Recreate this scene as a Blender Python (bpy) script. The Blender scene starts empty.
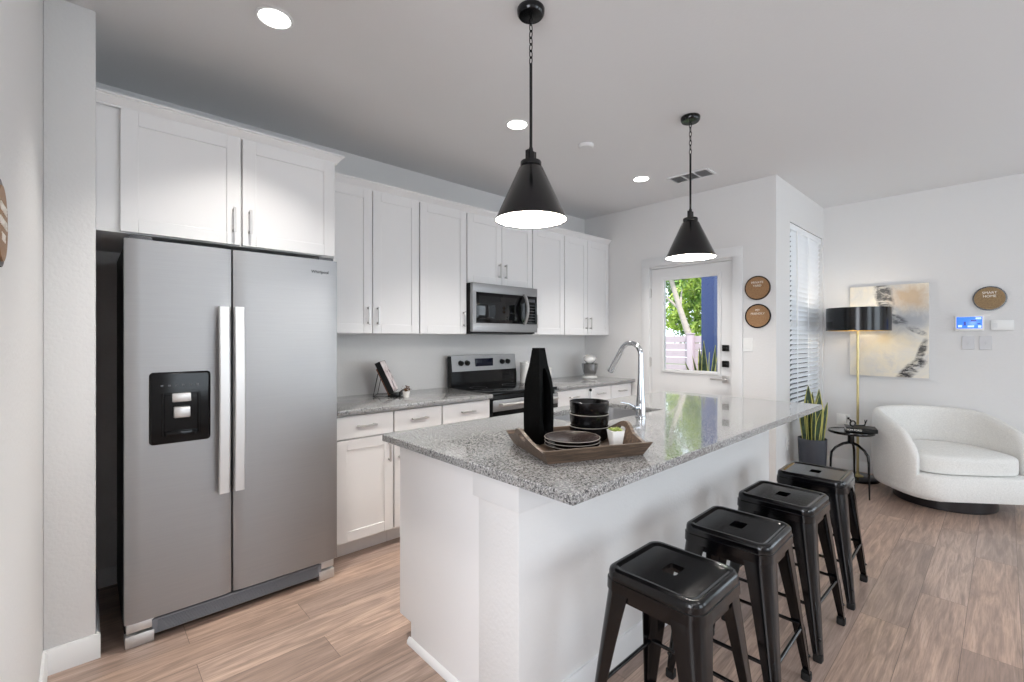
import bpy, bmesh, math, random
from mathutils import Vector, Matrix
random.seed(7)
PI = math.pi
S = bpy.context.scene
COL = S.collection

# ------------------------------------------------------------------ camera, world, sun, daylight, exposure
cam = bpy.data.cameras.new('camera'); co = bpy.data.objects.new('camera', cam); COL.objects.link(co)
cam.sensor_width = 36.0; cam.sensor_fit = 'HORIZONTAL'
cam.lens = 459.33 / 1024 * 36.0
cam.shift_y = -(338.31 - 341.0) / 1024 * -1.0
cam.clip_start = 0.02; cam.clip_end = 200
YAW = math.radians(42.963)
co.location = (0, 0, 1.3404)
co.rotation_euler = (PI / 2, 0, -YAW)
S.camera = co
S.view_settings.view_transform = 'Standard'; S.view_settings.look = 'None'
S.view_settings.gamma = 1.0; S.view_settings.use_curve_mapping = False
S.view_settings.exposure = 0.0

w = bpy.data.worlds.new('sky'); S.world = w; w.use_nodes = True
bgn = w.node_tree.nodes['Background']
bgn.inputs[0].default_value = (0.80, 0.90, 1.0, 1); bgn.inputs[1].default_value = 2.6

def lamp(name, kind, loc, power, color=(1, 1, 1), rot=(0, 0, 0), **kw):
    l = bpy.data.lights.new(name, kind); l.energy = power; l.color = color
    for k, v in kw.items(): setattr(l, k, v)
    o = bpy.data.objects.new(name, l); COL.objects.link(o); o.location = loc; o.rotation_euler = rot
    return o
sun = lamp('sunlight', 'SUN', (-6, -4, 9), 4.5, (1.0, 0.95, 0.86), angle=0.01)
sun.rotation_euler = Vector((-0.45, -0.42, 0.80)).to_track_quat('Z', 'Y').to_euler()
DAY = (0.83, 0.925, 1.0)
# area lamps brightening the room from added, unseen windows: front wall, right wall, hall
lamp('added_window_fill', 'AREA', (4.45, -3.13, 1.45), 27, DAY, (PI / 2, 0, 0), shape='RECTANGLE', size=1.7, size_y=1.9)
lamp('added_window_fill', 'AREA', (1.75, -3.13, 1.45), 27, DAY, (PI / 2, 0, 0), shape='RECTANGLE', size=1.7, size_y=1.9)
lamp('added_window_fill', 'AREA', (5.66, -2.0, 1.35), 10, DAY, (PI / 2, 0, PI / 2), shape='RECTANGLE', size=1.5, size_y=2.1)
lamp('added_window_fill', 'AREA', (-2.43, -0.45, 1.45), 78, (0.90, 0.93, 1.0), (PI / 2, 0, -PI / 2), shape='RECTANGLE', size=1.5, size_y=1.9)

# added fill lamps under the ceiling behind the camera, without fittings
for p_, e_ in (((0.75, -0.55, 2.70), 9), ((2.06, -0.55, 2.70), 8), ((-1.3, -1.0, 2.70), 16)):
    lamp('added_ceiling_fill', 'AREA', p_, e_, (1, .975, .945), shape='DISK', size=.20)
# ------------------------------------------------------------------ materials
def nt(name):
    m = bpy.data.materials.new(name); m.use_nodes = True
    t = m.node_tree; b = t.nodes['Principled BSDF']
    return m, t, b
def srgb(r, g, b):
    f = lambda c: (c / 255 / 12.92) if c / 255 <= 0.04045 else ((c / 255 + 0.055) / 1.055) ** 2.4
    return (f(r), f(g), f(b), 1)
def mat(name, col, rough=0.5, metal=0.0, coat=0.0, emit=None, estr=0.0, spec=0.5, bump=None, trans=0.0, sub=0.0):
    m, t, b = nt(name)
    b.inputs['Base Color'].default_value = col if len(col) == 4 else (*col, 1)
    b.inputs['Roughness'].default_value = rough; b.inputs['Metallic'].default_value = metal
    b.inputs['Coat Weight'].default_value = coat; b.inputs['Specular IOR Level'].default_value = spec
    b.inputs['Transmission Weight'].default_value = trans
    if emit: b.inputs['Emission Color'].default_value = (*emit[:3], 1); b.inputs['Emission Strength'].default_value = estr
    if bump:
        sc, st, dist = bump
        tc = t.nodes.new('ShaderNodeTexCoord'); n = t.nodes.new('ShaderNodeTexNoise'); n.inputs['Scale'].default_value = sc
        n.inputs['Detail'].default_value = 3
        bp = t.nodes.new('ShaderNodeBump'); bp.inputs['Strength'].default_value = st; bp.inputs['Distance'].default_value = dist
        t.links.new(tc.outputs['Object'], n.inputs['Vector']); t.links.new(n.outputs['Fac'], bp.inputs['Height'])
        t.links.new(bp.outputs['Normal'], b.inputs['Normal'])
    return m
def ramp(t, fac, stops):
    r = t.nodes.new('ShaderNodeValToRGB'); e = r.color_ramp.elements
    while len(e) < len(stops): e.new(0.5)
    for k, (p, c) in enumerate(stops): e[k].position = p; e[k].color = c if len(c) == 4 else (*c, 1)
    t.links.new(fac, r.inputs['Fac']); return r
def math_n(t, op, a, b=None, c=None):
    n = t.nodes.new('ShaderNodeMath'); n.operation = op
    for k, v in enumerate((a, b, c)):
        if v is None: continue
        if isinstance(v, (int, float)): n.inputs[k].default_value = v
        else: t.links.new(v, n.inputs[k])
    return n.outputs[0]
def mixc(t, fac, a, b, mode='MIX'):
    n = t.nodes.new('ShaderNodeMix'); n.data_type = 'RGBA'; n.blend_type = mode
    for k, v in ((0, fac), (6, a), (7, b)):
        if isinstance(v, (int, float)): n.inputs[k].default_value = v
        elif isinstance(v, tuple): n.inputs[k].default_value = v if len(v) == 4 else (*v, 1)
        else: t.links.new(v, n.inputs[k])
    return n.outputs[2]
def noise(t, vec, scale, detail=4, rough=0.5, dist=0.0):
    n = t.nodes.new('ShaderNodeTexNoise'); n.inputs['Scale'].default_value = scale; n.inputs['Detail'].default_value = detail
    n.inputs['Roughness'].default_value = rough; n.inputs['Distortion'].default_value = dist
    t.links.new(vec, n.inputs['Vector']); return n.outputs['Fac']
def mapping(t, vec, scale=(1, 1, 1), loc=(0, 0, 0), rot=(0, 0, 0)):
    n = t.nodes.new('ShaderNodeMapping'); n.inputs['Scale'].default_value = scale; n.inputs['Location'].default_value = loc
    n.inputs['Rotation'].default_value = rot
    t.links.new(vec, n.inputs['Vector']); return n.outputs[0]

M = {}
M['wall'] = mat('wall_paint', srgb(222, 221, 220), 0.75, bump=(70, 0.36, 0.004))
M['ceiling'] = mat('ceiling_paint', srgb(222, 222, 223), 0.85, bump=(60, 0.2, 0.004))
M['trim'] = mat('trim_paint', srgb(223, 223, 223), 0.45)
M['cab'] = mat('cabinet_paint', srgb(230, 229, 229), 0.42)
M['cab_in'] = mat('cabinet_shadow_gap', srgb(205, 204, 203), 0.5)
M['black'] = mat('black_metal', srgb(4, 4, 6), 0.17, 0.0, spec=0.45)
M['blackgloss'] = mat('black_gloss', srgb(5, 5, 6), 0.08, spec=0.28)
M['blackplastic'] = mat('black_plastic', srgb(9, 9, 9), 0.4, spec=0.3)
M['darkgrey'] = mat('dark_grey_plastic', srgb(70, 72, 76), 0.45)
M['grille'] = mat('mid_grey_plastic', srgb(132, 135, 142), 0.45)
M['polished'] = mat('polished_steel', srgb(165, 165, 167), 0.16, 1.0)
M['rubber'] = mat('rubber', srgb(14, 14, 14), 0.7)
M['nickel'] = mat('brushed_nickel', srgb(205, 203, 201), 0.42, 1.0)
M['handle'] = mat('pale_satin_steel', srgb(222, 222, 222), 0.5, 1.0)
M['chrome'] = mat('chrome', srgb(205, 208, 212), 0.07, 1.0)
M['gold'] = mat('brass', srgb(198, 182, 132), 0.3, 1.0)
M['glassblack'] = mat('smoked_glass', srgb(10, 11, 13), 0.04, spec=0.5)
M['ceramic'] = mat('white_ceramic', srgb(236, 234, 230), 0.25)
M['blackceramic'] = mat('black_stoneware', srgb(5, 5, 6), 0.2, spec=0.3)
M['plateglaze'] = mat('brown_black_glaze', srgb(46, 36, 33), 0.25)
M['rawrim'] = mat('raw_rim', srgb(150, 144, 136), 0.5)
M['vase'] = mat('charred_black_wood', srgb(3, 3, 3), 0.6, spec=0.08, bump=(40, 0.5, 0.004))
M['pot'] = mat('charcoal_pot', srgb(54, 57, 65), 0.55)
M['soil'] = mat('soil', srgb(40, 30, 22), 0.95, bump=(80, 1, 0.01))
M['white_plastic'] = mat('white_plastic', srgb(236, 236, 234), 0.4)
M['greyplate'] = mat('grey_plastic', srgb(204, 204, 206), 0.4)
M['bronze'] = mat('bronze_edge', srgb(62, 48, 38), 0.4, 0.3)
M['letter'] = mat('white_lettering', srgb(245, 240, 230), 0.5)
M['lightlens'] = mat('lit_lens', (1, 1, 1), 0.4, emit=(1, 0.97, 0.92), estr=9)
M['bulb'] = mat('lit_bulb', (1, 1, 1), 0.4, emit=(1, 0.93, 0.82), estr=14)
M['lining'] = mat('white_enamel', srgb(248, 246, 242), 0.4)
M['goldlining'] = mat('gold_lining', srgb(225, 190, 110), 0.4, 0.6)
M['screen'] = mat('lit_blue_screen', srgb(60, 120, 235), 0.2, emit=srgb(70, 130, 245), estr=0.8)
M['screenpale'] = mat('lit_pale_screen', srgb(190, 215, 250), 0.2, emit=srgb(190, 215, 250), estr=0.7)
M['screendark'] = mat('lit_navy_screen', srgb(25, 50, 140), 0.2, emit=srgb(30, 60, 160), estr=0.5)
M['display'] = mat('lit_range_display', srgb(8, 9, 16), 0.15, emit=srgb(30, 50, 130), estr=0.03, spec=0.2)
M['bluepost'] = mat('blue_paint', srgb(35, 54, 100), 0.6, bump=(30, 0.3, 0.003))
M['fence'] = mat('pale_fence_paint', srgb(176, 160, 170), 0.7)
M['bark'] = mat('bark', srgb(170, 160, 152), 0.9, bump=(14, 0.8, 0.03))
M['patio'] = mat('concrete', srgb(176, 172, 166), 0.9, bump=(40, 0.3, 0.004))
M['grass'] = mat('lawn', srgb(92, 120, 60), 0.9, bump=(60, 0.8, 0.02))
M['blind'] = mat('blind_vinyl', srgb(238, 240, 243), 0.5)
M['paper'] = mat('pale_printed_cover', srgb(220, 214, 214), 0.5)
M['brownwood'] = mat('reddish_wood', srgb(122, 74, 52), 0.5)
M['drybrown'] = mat('brown_foliage', srgb(92, 66, 44), 0.8)
M['plinth'] = mat('dark_plinth', srgb(22, 17, 19), 0.35)
M['mixersilver'] = mat('silver_paint', srgb(214, 214, 212), 0.25, 0.4)
M['ventgrey'] = mat('vent_dark', srgb(140, 140, 140), 0.7)

# clear glass
m, t, b = nt('clear_glass'); b.inputs['Base Color'].default_value = (1, 1, 1, 1); b.inputs['Roughness'].default_value = 0
out = t.nodes['Material Output']
tr = t.nodes.new('ShaderNodeBsdfTransparent'); gl = t.nodes.new('ShaderNodeBsdfGlossy'); gl.inputs['Roughness'].default_value = 0.0
fr = t.nodes.new('ShaderNodeFresnel'); fr.inputs['IOR'].default_value = 1.3
mx = t.nodes.new('ShaderNodeMixShader'); t.links.new(fr.outputs[0], mx.inputs[0]); t.links.new(tr.outputs[0], mx.inputs[1]); t.links.new(gl.outputs[0], mx.inputs[2])
t.links.new(mx.outputs[0], out.inputs['Surface']); M['glass'] = m

# stainless steel, brushed horizontally
m, t, b = nt('stainless'); tc = t.nodes.new('ShaderNodeTexCoord')
n = noise(t, mapping(t, tc.outputs['Object'], (1.2, 1.2, 160)), 4, 3)
b.inputs['Metallic'].default_value = 1
t.links.new(ramp(t, n, [(0.2, srgb(160, 160, 161)), (0.8, srgb(168, 168, 169))]).outputs[0], b.inputs['Base Color'])
t.links.new(math_n(t, 'MULTIPLY_ADD', n, 0.05, 0.46), b.inputs['Roughness'])
b.inputs['Anisotropic'].default_value = 0.0
M['steel'] = m

# granite
m, t, b = nt('granite'); tc = t.nodes.new('ShaderNodeTexCoord'); O = tc.outputs['Object']
n1 = noise(t, O, 185, 4, 0.6); n2 = noise(t, mapping(t, O, loc=(7, 3, 1)), 100, 4, 0.6); n3 = noise(t, O, 320, 2, 0.6)
base = ramp(t, n1, [(0.36, srgb(80, 80, 81)), (0.46, srgb(132, 132, 132)), (0.57, srgb(164, 164, 163)), (0.74, srgb(200, 199, 198))]).outputs[0]
dk = ramp(t, n2, [(0.38, (1, 1, 1)), (0.45, (0, 0, 0))]).outputs[0]
c = mixc(t, math_n(t, 'MULTIPLY', dk, 0.8), base, srgb(40, 40, 42))
tan = ramp(t, noise(t, mapping(t, O, loc=(2, 9, 4)), 60, 3), [(0.56, (0, 0, 0)), (0.66, (1, 1, 1))]).outputs[0]
c = mixc(t, math_n(t, 'MULTIPLY', tan, 0.2), c, srgb(160, 154, 146))
sp = ramp(t, n3, [(0.62, (0, 0, 0)), (0.68, (1, 1, 1))]).outputs[0]
c = mixc(t, math_n(t, 'MULTIPLY', sp, 0.6), c, srgb(60, 58, 58))
t.links.new(c, b.inputs['Base Color']); b.inputs['Roughness'].default_value = 0.12; b.inputs['Coat Weight'].default_value = 0.5; b.inputs['Coat Roughness'].default_value = 0.02
M['granite'] = m

# plank floor, boards run along x
m, t, b = nt('vinyl_planks'); tc = t.nodes.new('ShaderNodeTexCoord'); O = tc.outputs['Object']
br = t.nodes.new('ShaderNodeTexBrick'); br.offset = 0.37; br.offset_frequency = 2; br.squash = 1
for k, v in (('Scale', 1.0), ('Mortar Size', 0.0012), ('Mortar Smooth', 0.1), ('Bias', 0.0), ('Brick Width', 1.22), ('Row Height', 0.178)): br.inputs[k].default_value = v
br.inputs['Color1'].default_value = (0, 0, 0, 1); br.inputs['Color2'].default_value = (1, 1, 1, 1); br.inputs['Mortar'].default_value = (0.5, 0.5, 0.5, 1)
t.links.new(mapping(t, O, loc=(0.43, 0.05, 0)), br.inputs['Vector'])
rnd = br.outputs['Color']
cmb = t.nodes.new('ShaderNodeCombineXYZ'); t.links.new(math_n(t, 'MULTIPLY', rnd, 37.0), cmb.inputs[0]); t.links.new(math_n(t, 'MULTIPLY', rnd, 11.0), cmb.inputs[2])
va = t.nodes.new('ShaderNodeVectorMath'); va.operation = 'ADD'; t.links.new(O, va.inputs[0]); t.links.new(cmb.outputs[0], va.inputs[1])
g1 = noise(t, mapping(t, va.outputs[0], (0.8, 9, 1)), 3.0, 6, 0.62, 1.1)
g2 = noise(t, mapping(t, va.outputs[0], (2.5, 60, 1)), 3.2, 4, 0.6, 0.3)
tone = ramp(t, rnd, [(0.0, srgb(146, 125, 114)), (0.25, srgb(192, 163, 145)), (0.5, srgb(168, 147, 136)), (0.75, srgb(206, 177, 158)), (1.0, srgb(176, 149, 133))]).outputs[0]
c = mixc(t, ramp(t, g1, [(0.36, (0.75, 0.75, 0.75)), (0.62, (0, 0, 0))]).outputs[0], tone, srgb(124, 106, 96))
c = mixc(t, ramp(t, g2, [(0.30, (0.45, 0.45, 0.45)), (0.55, (0, 0, 0))]).outputs[0], c, srgb(108, 92, 84))
c = mixc(t, ramp(t, g1, [(0.60, (0, 0, 0)), (0.85, (0.3, 0.3, 0.3))]).outputs[0], c, srgb(216, 200, 188))
c = mixc(t, math_n(t, 'MULTIPLY', br.outputs['Fac'], 0.7), c, srgb(80, 64, 56))
t.links.new(c, b.inputs['Base Color'])
t.links.new(math_n(t, 'MULTIPLY_ADD', g2, 0.14, 0.24), b.inputs['Roughness'])
bp = t.nodes.new('ShaderNodeBump'); bp.inputs['Strength'].default_value = 0.12; bp.inputs['Distance'].default_value = 0.002
t.links.new(math_n(t, 'SUBTRACT', g2, br.outputs['Fac']), bp.inputs['Height']); t.links.new(bp.outputs[0], b.inputs['Normal'])
M['floor'] = m

# wood for the tray / discs
def wood(name, c0, c1, c2, sc=(3, 30, 30), rough=0.5, k=4):
    m, t, b = nt(name); tc = t.nodes.new('ShaderNodeTexCoord')
    n = noise(t, mapping(t, tc.outputs['Object'], sc), k, 5, 0.6, 0.4)
    t.links.new(ramp(t, n, [(0.3, c0), (0.5, c1), (0.72, c2)]).outputs[0], b.inputs['Base Color']); b.inputs['Roughness'].default_value = rough
    return m
M['tray'] = wood('weathered_tray_wood', srgb(52, 41, 33), srgb(82, 66, 53), srgb(110, 91, 76))
M['disc'] = wood('tan_sign_wood', srgb(136, 100, 66), srgb(152, 115, 78), srgb(164, 128, 92), (4, 30, 30))
M['discdark'] = wood('bronze_sign_face', srgb(122, 96, 62), srgb(142, 114, 74), srgb(156, 128, 88), (4, 30, 30))

# chair fabric
m, t, b = nt('ivory_linen'); tc = t.nodes.new('ShaderNodeTexCoord'); O = tc.outputs['Object']
f1 = noise(t, mapping(t, O, (1, 1, 9)), 60, 3, 0.6); f2 = noise(t, mapping(t, O, (9, 9, 1)), 60, 3, 0.6)
fs = math_n(t, 'ADD', f1, f2)
t.links.new(ramp(t, math_n(t, 'MULTIPLY', fs, 0.5), [(0.35, srgb(206, 204, 200)), (0.65, srgb(234, 232, 228))]).outputs[0], b.inputs['Base Color'])
b.inputs['Roughness'].default_value = 0.9; b.inputs['Sheen Weight'].default_value = 0.2
bp = t.nodes.new('ShaderNodeBump'); bp.inputs['Strength'].default_value = 0.25; bp.inputs['Distance'].default_value = 0.002
t.links.new(fs, bp.inputs['Height']); t.links.new(bp.outputs[0], b.inputs['Normal']); M['linen'] = m

# leaves
def leafmat(name, c0, c1, sc=9):
    m, t, b = nt(name); tc = t.nodes.new('ShaderNodeTexCoord')
    n = noise(t, tc.outputs['Object'], sc, 3)
    t.links.new(ramp(t, n, [(0.35, c0), (0.65, c1)]).outputs[0], b.inputs['Base Color']); b.inputs['Roughness'].default_value = 0.5
    return m
M['snake'] = leafmat('snake_leaf_green', srgb(24, 42, 24), srgb(52, 76, 46), 30)
M['snakeedge'] = mat('snake_leaf_edge', srgb(176, 172, 92), 0.5)
M['foliage'] = leafmat('tree_leaves', srgb(96, 140, 40), srgb(206, 224, 104), 3)
M['foliage2'] = leafmat('darker_tree_leaves', srgb(44, 84, 30), srgb(110, 150, 60), 3)
M['succulent'] = leafmat('succulent_green', srgb(110, 130, 60), srgb(196, 206, 120), 60)

# abstract canvas (object coordinates: y across, z up, centred)
m, t, b = nt('abstract_canvas'); tc = t.nodes.new('ShaderNodeTexCoord'); O = tc.outputs['Object']
sx = t.nodes.new('ShaderNodeSeparateXYZ'); t.links.new(O, sx.inputs[0]); A = math_n(t, 'MULTIPLY', sx.outputs[1], -1.0); Z = sx.outputs[2]  # A: right in the picture
wn = noise(t, O, 3.2, 6, 0.65, 1.0); wn2 = noise(t, mapping(t, O, loc=(3, 5, 2)), 7, 8, 0.72, 1.6); wn3 = noise(t, mapping(t, O, loc=(1, 2, 9), rot=(0.7, 0, 0), scale=(1, 1, 2.6)), 9, 8, 0.7, 1.2)
def blob(ca, cz, ra, rz, rot=0.0, warp=0.5, hard=0.5):
    a_ = math_n(t, 'SUBTRACT', A, ca); z_ = math_n(t, 'SUBTRACT', Z, cz); cr, sr = math.cos(rot), math.sin(rot)
    da = math_n(t, 'DIVIDE', math_n(t, 'ADD', math_n(t, 'MULTIPLY', a_, cr), math_n(t, 'MULTIPLY', z_, sr)), ra)
    dz = math_n(t, 'DIVIDE', math_n(t, 'SUBTRACT', math_n(t, 'MULTIPLY', z_, cr), math_n(t, 'MULTIPLY', a_, sr)), rz)
    d = math_n(t, 'SQRT', math_n(t, 'ADD', math_n(t, 'MULTIPLY', da, da), math_n(t, 'MULTIPLY', dz, dz)))
    d = math_n(t, 'MULTIPLY_ADD', math_n(t, 'SUBTRACT', wn2, 0.5), warp * 2, d)
    return ramp(t, d, [(max(0, 1 - hard), (1, 1, 1)), (1.0, (0, 0, 0))]).outputs[0]
ink = ramp(t, wn3, [(0.46, (1, 1, 1)), (0.60, (0.15, 0.15, 0.15))]).outputs[0]
def layer(c, f, col, amt, inky=False):
    f = math_n(t, 'MULTIPLY', f, amt)
    if inky: f = math_n(t, 'MULTIPLY', f, ink)
    return mixc(t, f, c, col)
c = ramp(t, wn, [(0.3, srgb(196, 198, 200)), (0.45, srgb(222, 218, 210)), (0.6, srgb(234, 226, 208)), (0.72, srgb(216, 212, 206))]).outputs[0]
c = layer(c, blob(-0.05, -0.10, 0.30, 0.13, 0, 0.6, 0.9), srgb(226, 208, 170), .55)
c = layer(c, blob(-0.02, -0.06, 0.08, 0.07, 0, 0.6, 0.9), srgb(214, 184, 130), .45)
c = layer(c, blob(0.17, 0.31, 0.22, 0.16, -.3, 0.6, 0.7), srgb(198, 170, 136), .85)
c = layer(c, blob(0.18, 0.09, 0.26, 0.13, .2, 0.6, 0.8), srgb(158, 162, 170), .75)
c = layer(c, blob(-0.2, 0.30, 0.16, 0.12, .2, 0.6, 0.8), srgb(176, 180, 182), .5)
c = layer(c, blob(-0.03, 0.34, 0.08, 0.22, 0.15, 0.45, 0.4), srgb(58, 60, 64), .9, True)
c = layer(c, blob(0.04, 0.12, 0.13, 0.05, -0.5, 0.5, 0.4), srgb(70, 72, 78), .8, True)
c = layer(c, blob(0.17, -0.37, 0.06, 0.17, -0.75, 0.35, 0.35), srgb(30, 30, 36), 1.0, True)
c = layer(c, blob(0.245, -0.20, 0.035, 0.16, -0.25, 0.35, 0.4), srgb(40, 40, 46), .9, True)
c = layer(c, blob(0.21, 0.0, 0.09, 0.03, -0.5, 0.5, 0.4), srgb(80, 80, 86), .7, True)
t.links.new(c, b.inputs['Base Color']); b.inputs['Roughness'].default_value = 0.6; M['canvas'] = m

# printed cookbook cover
m, t, b = nt('printed_cover'); tc = t.nodes.new('ShaderNodeTexCoord')
n = noise(t, tc.outputs['Object'], 14, 4, 0.6, 0.5)
t.links.new(ramp(t, n, [(0.35, srgb(70, 66, 70)), (0.45, srgb(196, 180, 182)), (0.6, srgb(232, 226, 226)), (0.75, srgb(176, 140, 140))]).outputs[0], b.inputs['Base Color']); M['cover'] = m

# ------------------------------------------------------------------ mesh helpers
BASE = {}
def B(): return bmesh.new()
def box(bm, x0, x1, y0, y1, z0, z1, bev=0.0, seg=2):
    r = bmesh.ops.create_cube(bm, size=1.0)
    vs = r['verts']
    for v in vs: v.co = Vector(((x0 + x1) / 2 + v.co.x * (x1 - x0), (y0 + y1) / 2 + v.co.y * (y1 - y0), (z0 + z1) / 2 + v.co.z * (z1 - z0)))
    if bev > 0:
        es = list({e for v in vs for e in v.link_edges})
        bmesh.ops.bevel(bm, geom=es, offset=bev, segments=seg, affect='EDGES', profile=0.5)
    return bm
def cyl(bm, p0, p1, r0, r1=None, n=24, caps=True):
    r1 = r0 if r1 is None else r1
    return loft(bm, [(Vector(p0), r0), (Vector(p1), r1)], n, caps)
def loft(bm, rings, n=24, caps=True):
    p = [Vector(a) for a, _ in rings]
    d = (p[-1] - p[0]).normalized()
    u = d.orthogonal().normalized(); v = d.cross(u)
    L = []
    for (c, r) in rings: L.append([bm.verts.new(Vector(c) + (u * math.cos(2 * PI * k / n) + v * math.sin(2 * PI * k / n)) * r) for k in range(n)])
    bridge(bm, L, caps); return bm
def bridge(bm, L, caps=True, closed=True, loop=False, mi=None):
    n = len(L[0]); m = n if closed else n - 1; fs = []
    for a in range(len(L) - (0 if loop else 1)):
        P, Q = L[a], L[(a + 1) % len(L)]
        for k in range(m): fs.append(bm.faces.new((P[k], P[(k + 1) % n], Q[(k + 1) % n], Q[k])))
    if caps and not loop:
        bm.faces.new(list(reversed(L[0]))); bm.faces.new(L[-1])
    return fs
def lathe(bm, prof, cx=0, cy=0, n=40, cz=0):
    L = []
    for r, z in prof:
        L.append([bm.verts.new((cx + max(r, 1e-4) * math.cos(2 * PI * k / n), cy + max(r, 1e-4) * math.sin(2 * PI * k / n), cz + z)) for k in range(n)])
    bridge(bm, L, caps=False)
    return bm
def tube(bm, pts, r, n=10, caps=True, loop=False):
    pts = [Vector(p) for p in pts]; m = len(pts)
    rad = r if isinstance(r, (list, tuple)) else [r] * m
    L = []; u = None
    for i, p in enumerate(pts):
        a = pts[(i - 1) % m] if (loop or i > 0) else p; c = pts[(i + 1) % m] if (loop or i < m - 1) else p
        d = (c - a).normalized()
        if u is None: u = d.orthogonal().normalized()
        u = (u - d * u.dot(d)).normalized(); v = d.cross(u)
        L.append([bm.verts.new(p + (u * math.cos(2 * PI * k / n) + v * math.sin(2 * PI * k / n)) * rad[i]) for k in range(n)])
    bridge(bm, L, caps, loop=loop); return bm
def prism(bm, poly, axis, a, b):
    """extrude a 2-D polygon along an axis ('x': poly is (y,z); 'y': (x,z); 'z': (x,y))"""
    f = {'x': lambda p, t: (t, p[0], p[1]), 'y': lambda p, t: (p[0], t, p[1]), 'z': lambda p, t: (p[0], p[1], t)}[axis]
    L = [[bm.verts.new(f(p, t)) for p in poly] for t in (a, b)]
    bridge(bm, L); return bm
def rrect(hx, hy, r, n=6, cx=0, cy=0):
    pts = []
    for (sx, sy, a0) in ((1, 1, 0), (-1, 1, PI / 2), (-1, -1, PI), (1, -1, 3 * PI / 2)):
        for k in range(n + 1):
            a = a0 + PI / 2 * k / n
            pts.append((cx + sx * (hx - r) + r * math.cos(a), cy + sy * (hy - r) + r * math.sin(a)))
    return pts
def rings_rr(bm, specs, n=6, caps=True, cx=0, cy=0):
    """stack of rounded rectangles: (hx, hy, r, z)"""
    L = [[bm.verts.new((x, y, z)) for x, y in rrect(hx, hy, r, n, cx, cy)] for hx, hy, r, z in specs]
    bridge(bm, L, caps); return bm
def frame(bm, axis, p0, p1, a0, a1, b0, b1, wdt, bev=0.0):
    """rectangular frame in a plane across `axis` ('x' -> spans y (a) and z (b)); p0..p1 its thickness"""
    for (q0, q1, r0, r1) in ((a0, a0 + wdt, b0, b1), (a1 - wdt, a1, b0, b1), (a0 + wdt, a1 - wdt, b0, b0 + wdt), (a0 + wdt, a1 - wdt, b1 - wdt, b1)):
        if axis == 'x': box(bm, p0, p1, q0, q1, r0, r1, bev, 1)
        else: box(bm, q0, q1, p0, p1, r0, r1, bev, 1)
    return bm
def obj(name, bm, m, parent=None, local=False, smooth=True, ang=38, mods=()):
    if parent is not None and not local:
        bmesh.ops.translate(bm, verts=bm.verts, vec=-Vector(BASE.get(parent.name, (0, 0, 0))))
    bmesh.ops.recalc_face_normals(bm, faces=bm.faces)
    if smooth:
        lim = math.radians(ang)
        for f in bm.faces: f.smooth = True
        for e in bm.edges:
            if len(e.link_faces) == 2 and e.calc_face_angle(0) > lim: e.smooth = False
    me = bpy.data.meshes.new(name); bm.to_mesh(me); bm.free()
    for x in (m if isinstance(m, (list, tuple)) else [m]): me.materials.append(M[x] if isinstance(x, str) else x)
    o = bpy.data.objects.new(name, me); COL.objects.link(o)
    if parent is not None:
        o.parent = parent; BASE[o.name] = BASE.get(parent.name, (0, 0, 0)) if not local else (0, 0, 0)
    for f in mods: f(o)
    return o
def subsurf(lv=2):
    def f(o):
        s = o.modifiers.new('subdivision', 'SUBSURF'); s.levels = lv; s.render_levels = lv
    return f
def tag(o, label, cat, group=None):
    o['label'] = label; o['category'] = cat
    if group: o['group'] = group
    return o
def thing(name, label, cat, loc=(0, 0, 0), rz=0.0, group=None):
    o = bpy.data.objects.new(name, None); COL.objects.link(o); o.location = loc; o.rotation_euler = (0, 0, rz)
    o.empty_display_size = 0.1; BASE[o.name] = tuple(loc)
    return tag(o, label, cat, group)
def single(name, bm, m, label, cat, loc=(0, 0, 0), group=None, rz=0.0, **kw):
    bmesh.ops.translate(bm, verts=bm.verts, vec=-Vector(loc))
    o = obj(name, bm, m, **kw); o.location = loc; o.rotation_euler = (0, 0, rz)
    return tag(o, label, cat, group)
def struct(name, bm, m, parent=None, **kw):
    o = obj(name, bm, m, parent, **kw)
    if parent is None: o['kind'] = 'structure'
    return o
def sgroup(name, loc=(0, 0, 0)):
    o = bpy.data.objects.new(name, None); COL.objects.link(o); o.location = loc; BASE[o.name] = tuple(loc); o['kind'] = 'structure'; return o
def text(name, s, size, m, parent, loc, rot, depth=0.0006, sx=1.0):
    cu = bpy.data.curves.new(name, 'FONT'); cu.body = s; cu.size = size; cu.align_x = 'CENTER'; cu.align_y = 'CENTER'; cu.extrude = depth
    tmp = bpy.data.objects.new('tmp', cu); COL.objects.link(tmp)
    me = bpy.data.meshes.new_from_object(tmp.evaluated_get(bpy.context.evaluated_depsgraph_get()))
    bpy.data.objects.remove(tmp); me.materials.clear(); me.materials.append(M[m])
    o = bpy.data.objects.new(name, me); COL.objects.link(o); o.parent = parent
    o.location = loc; o.rotation_euler = rot; o.scale = (sx, 1, 1); return o
def dup(root, loc, label, rz=0.0):
    r = root.copy(); COL.objects.link(r); r.location = loc; r.rotation_euler = (0, 0, rz); r['label'] = label
    for ch in list(root.children):
        c = ch.copy(); COL.objects.link(c); c.parent = r
        for g in ch.children:
            d = g.copy(); COL.objects.link(d); d.parent = c
    return r

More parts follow.
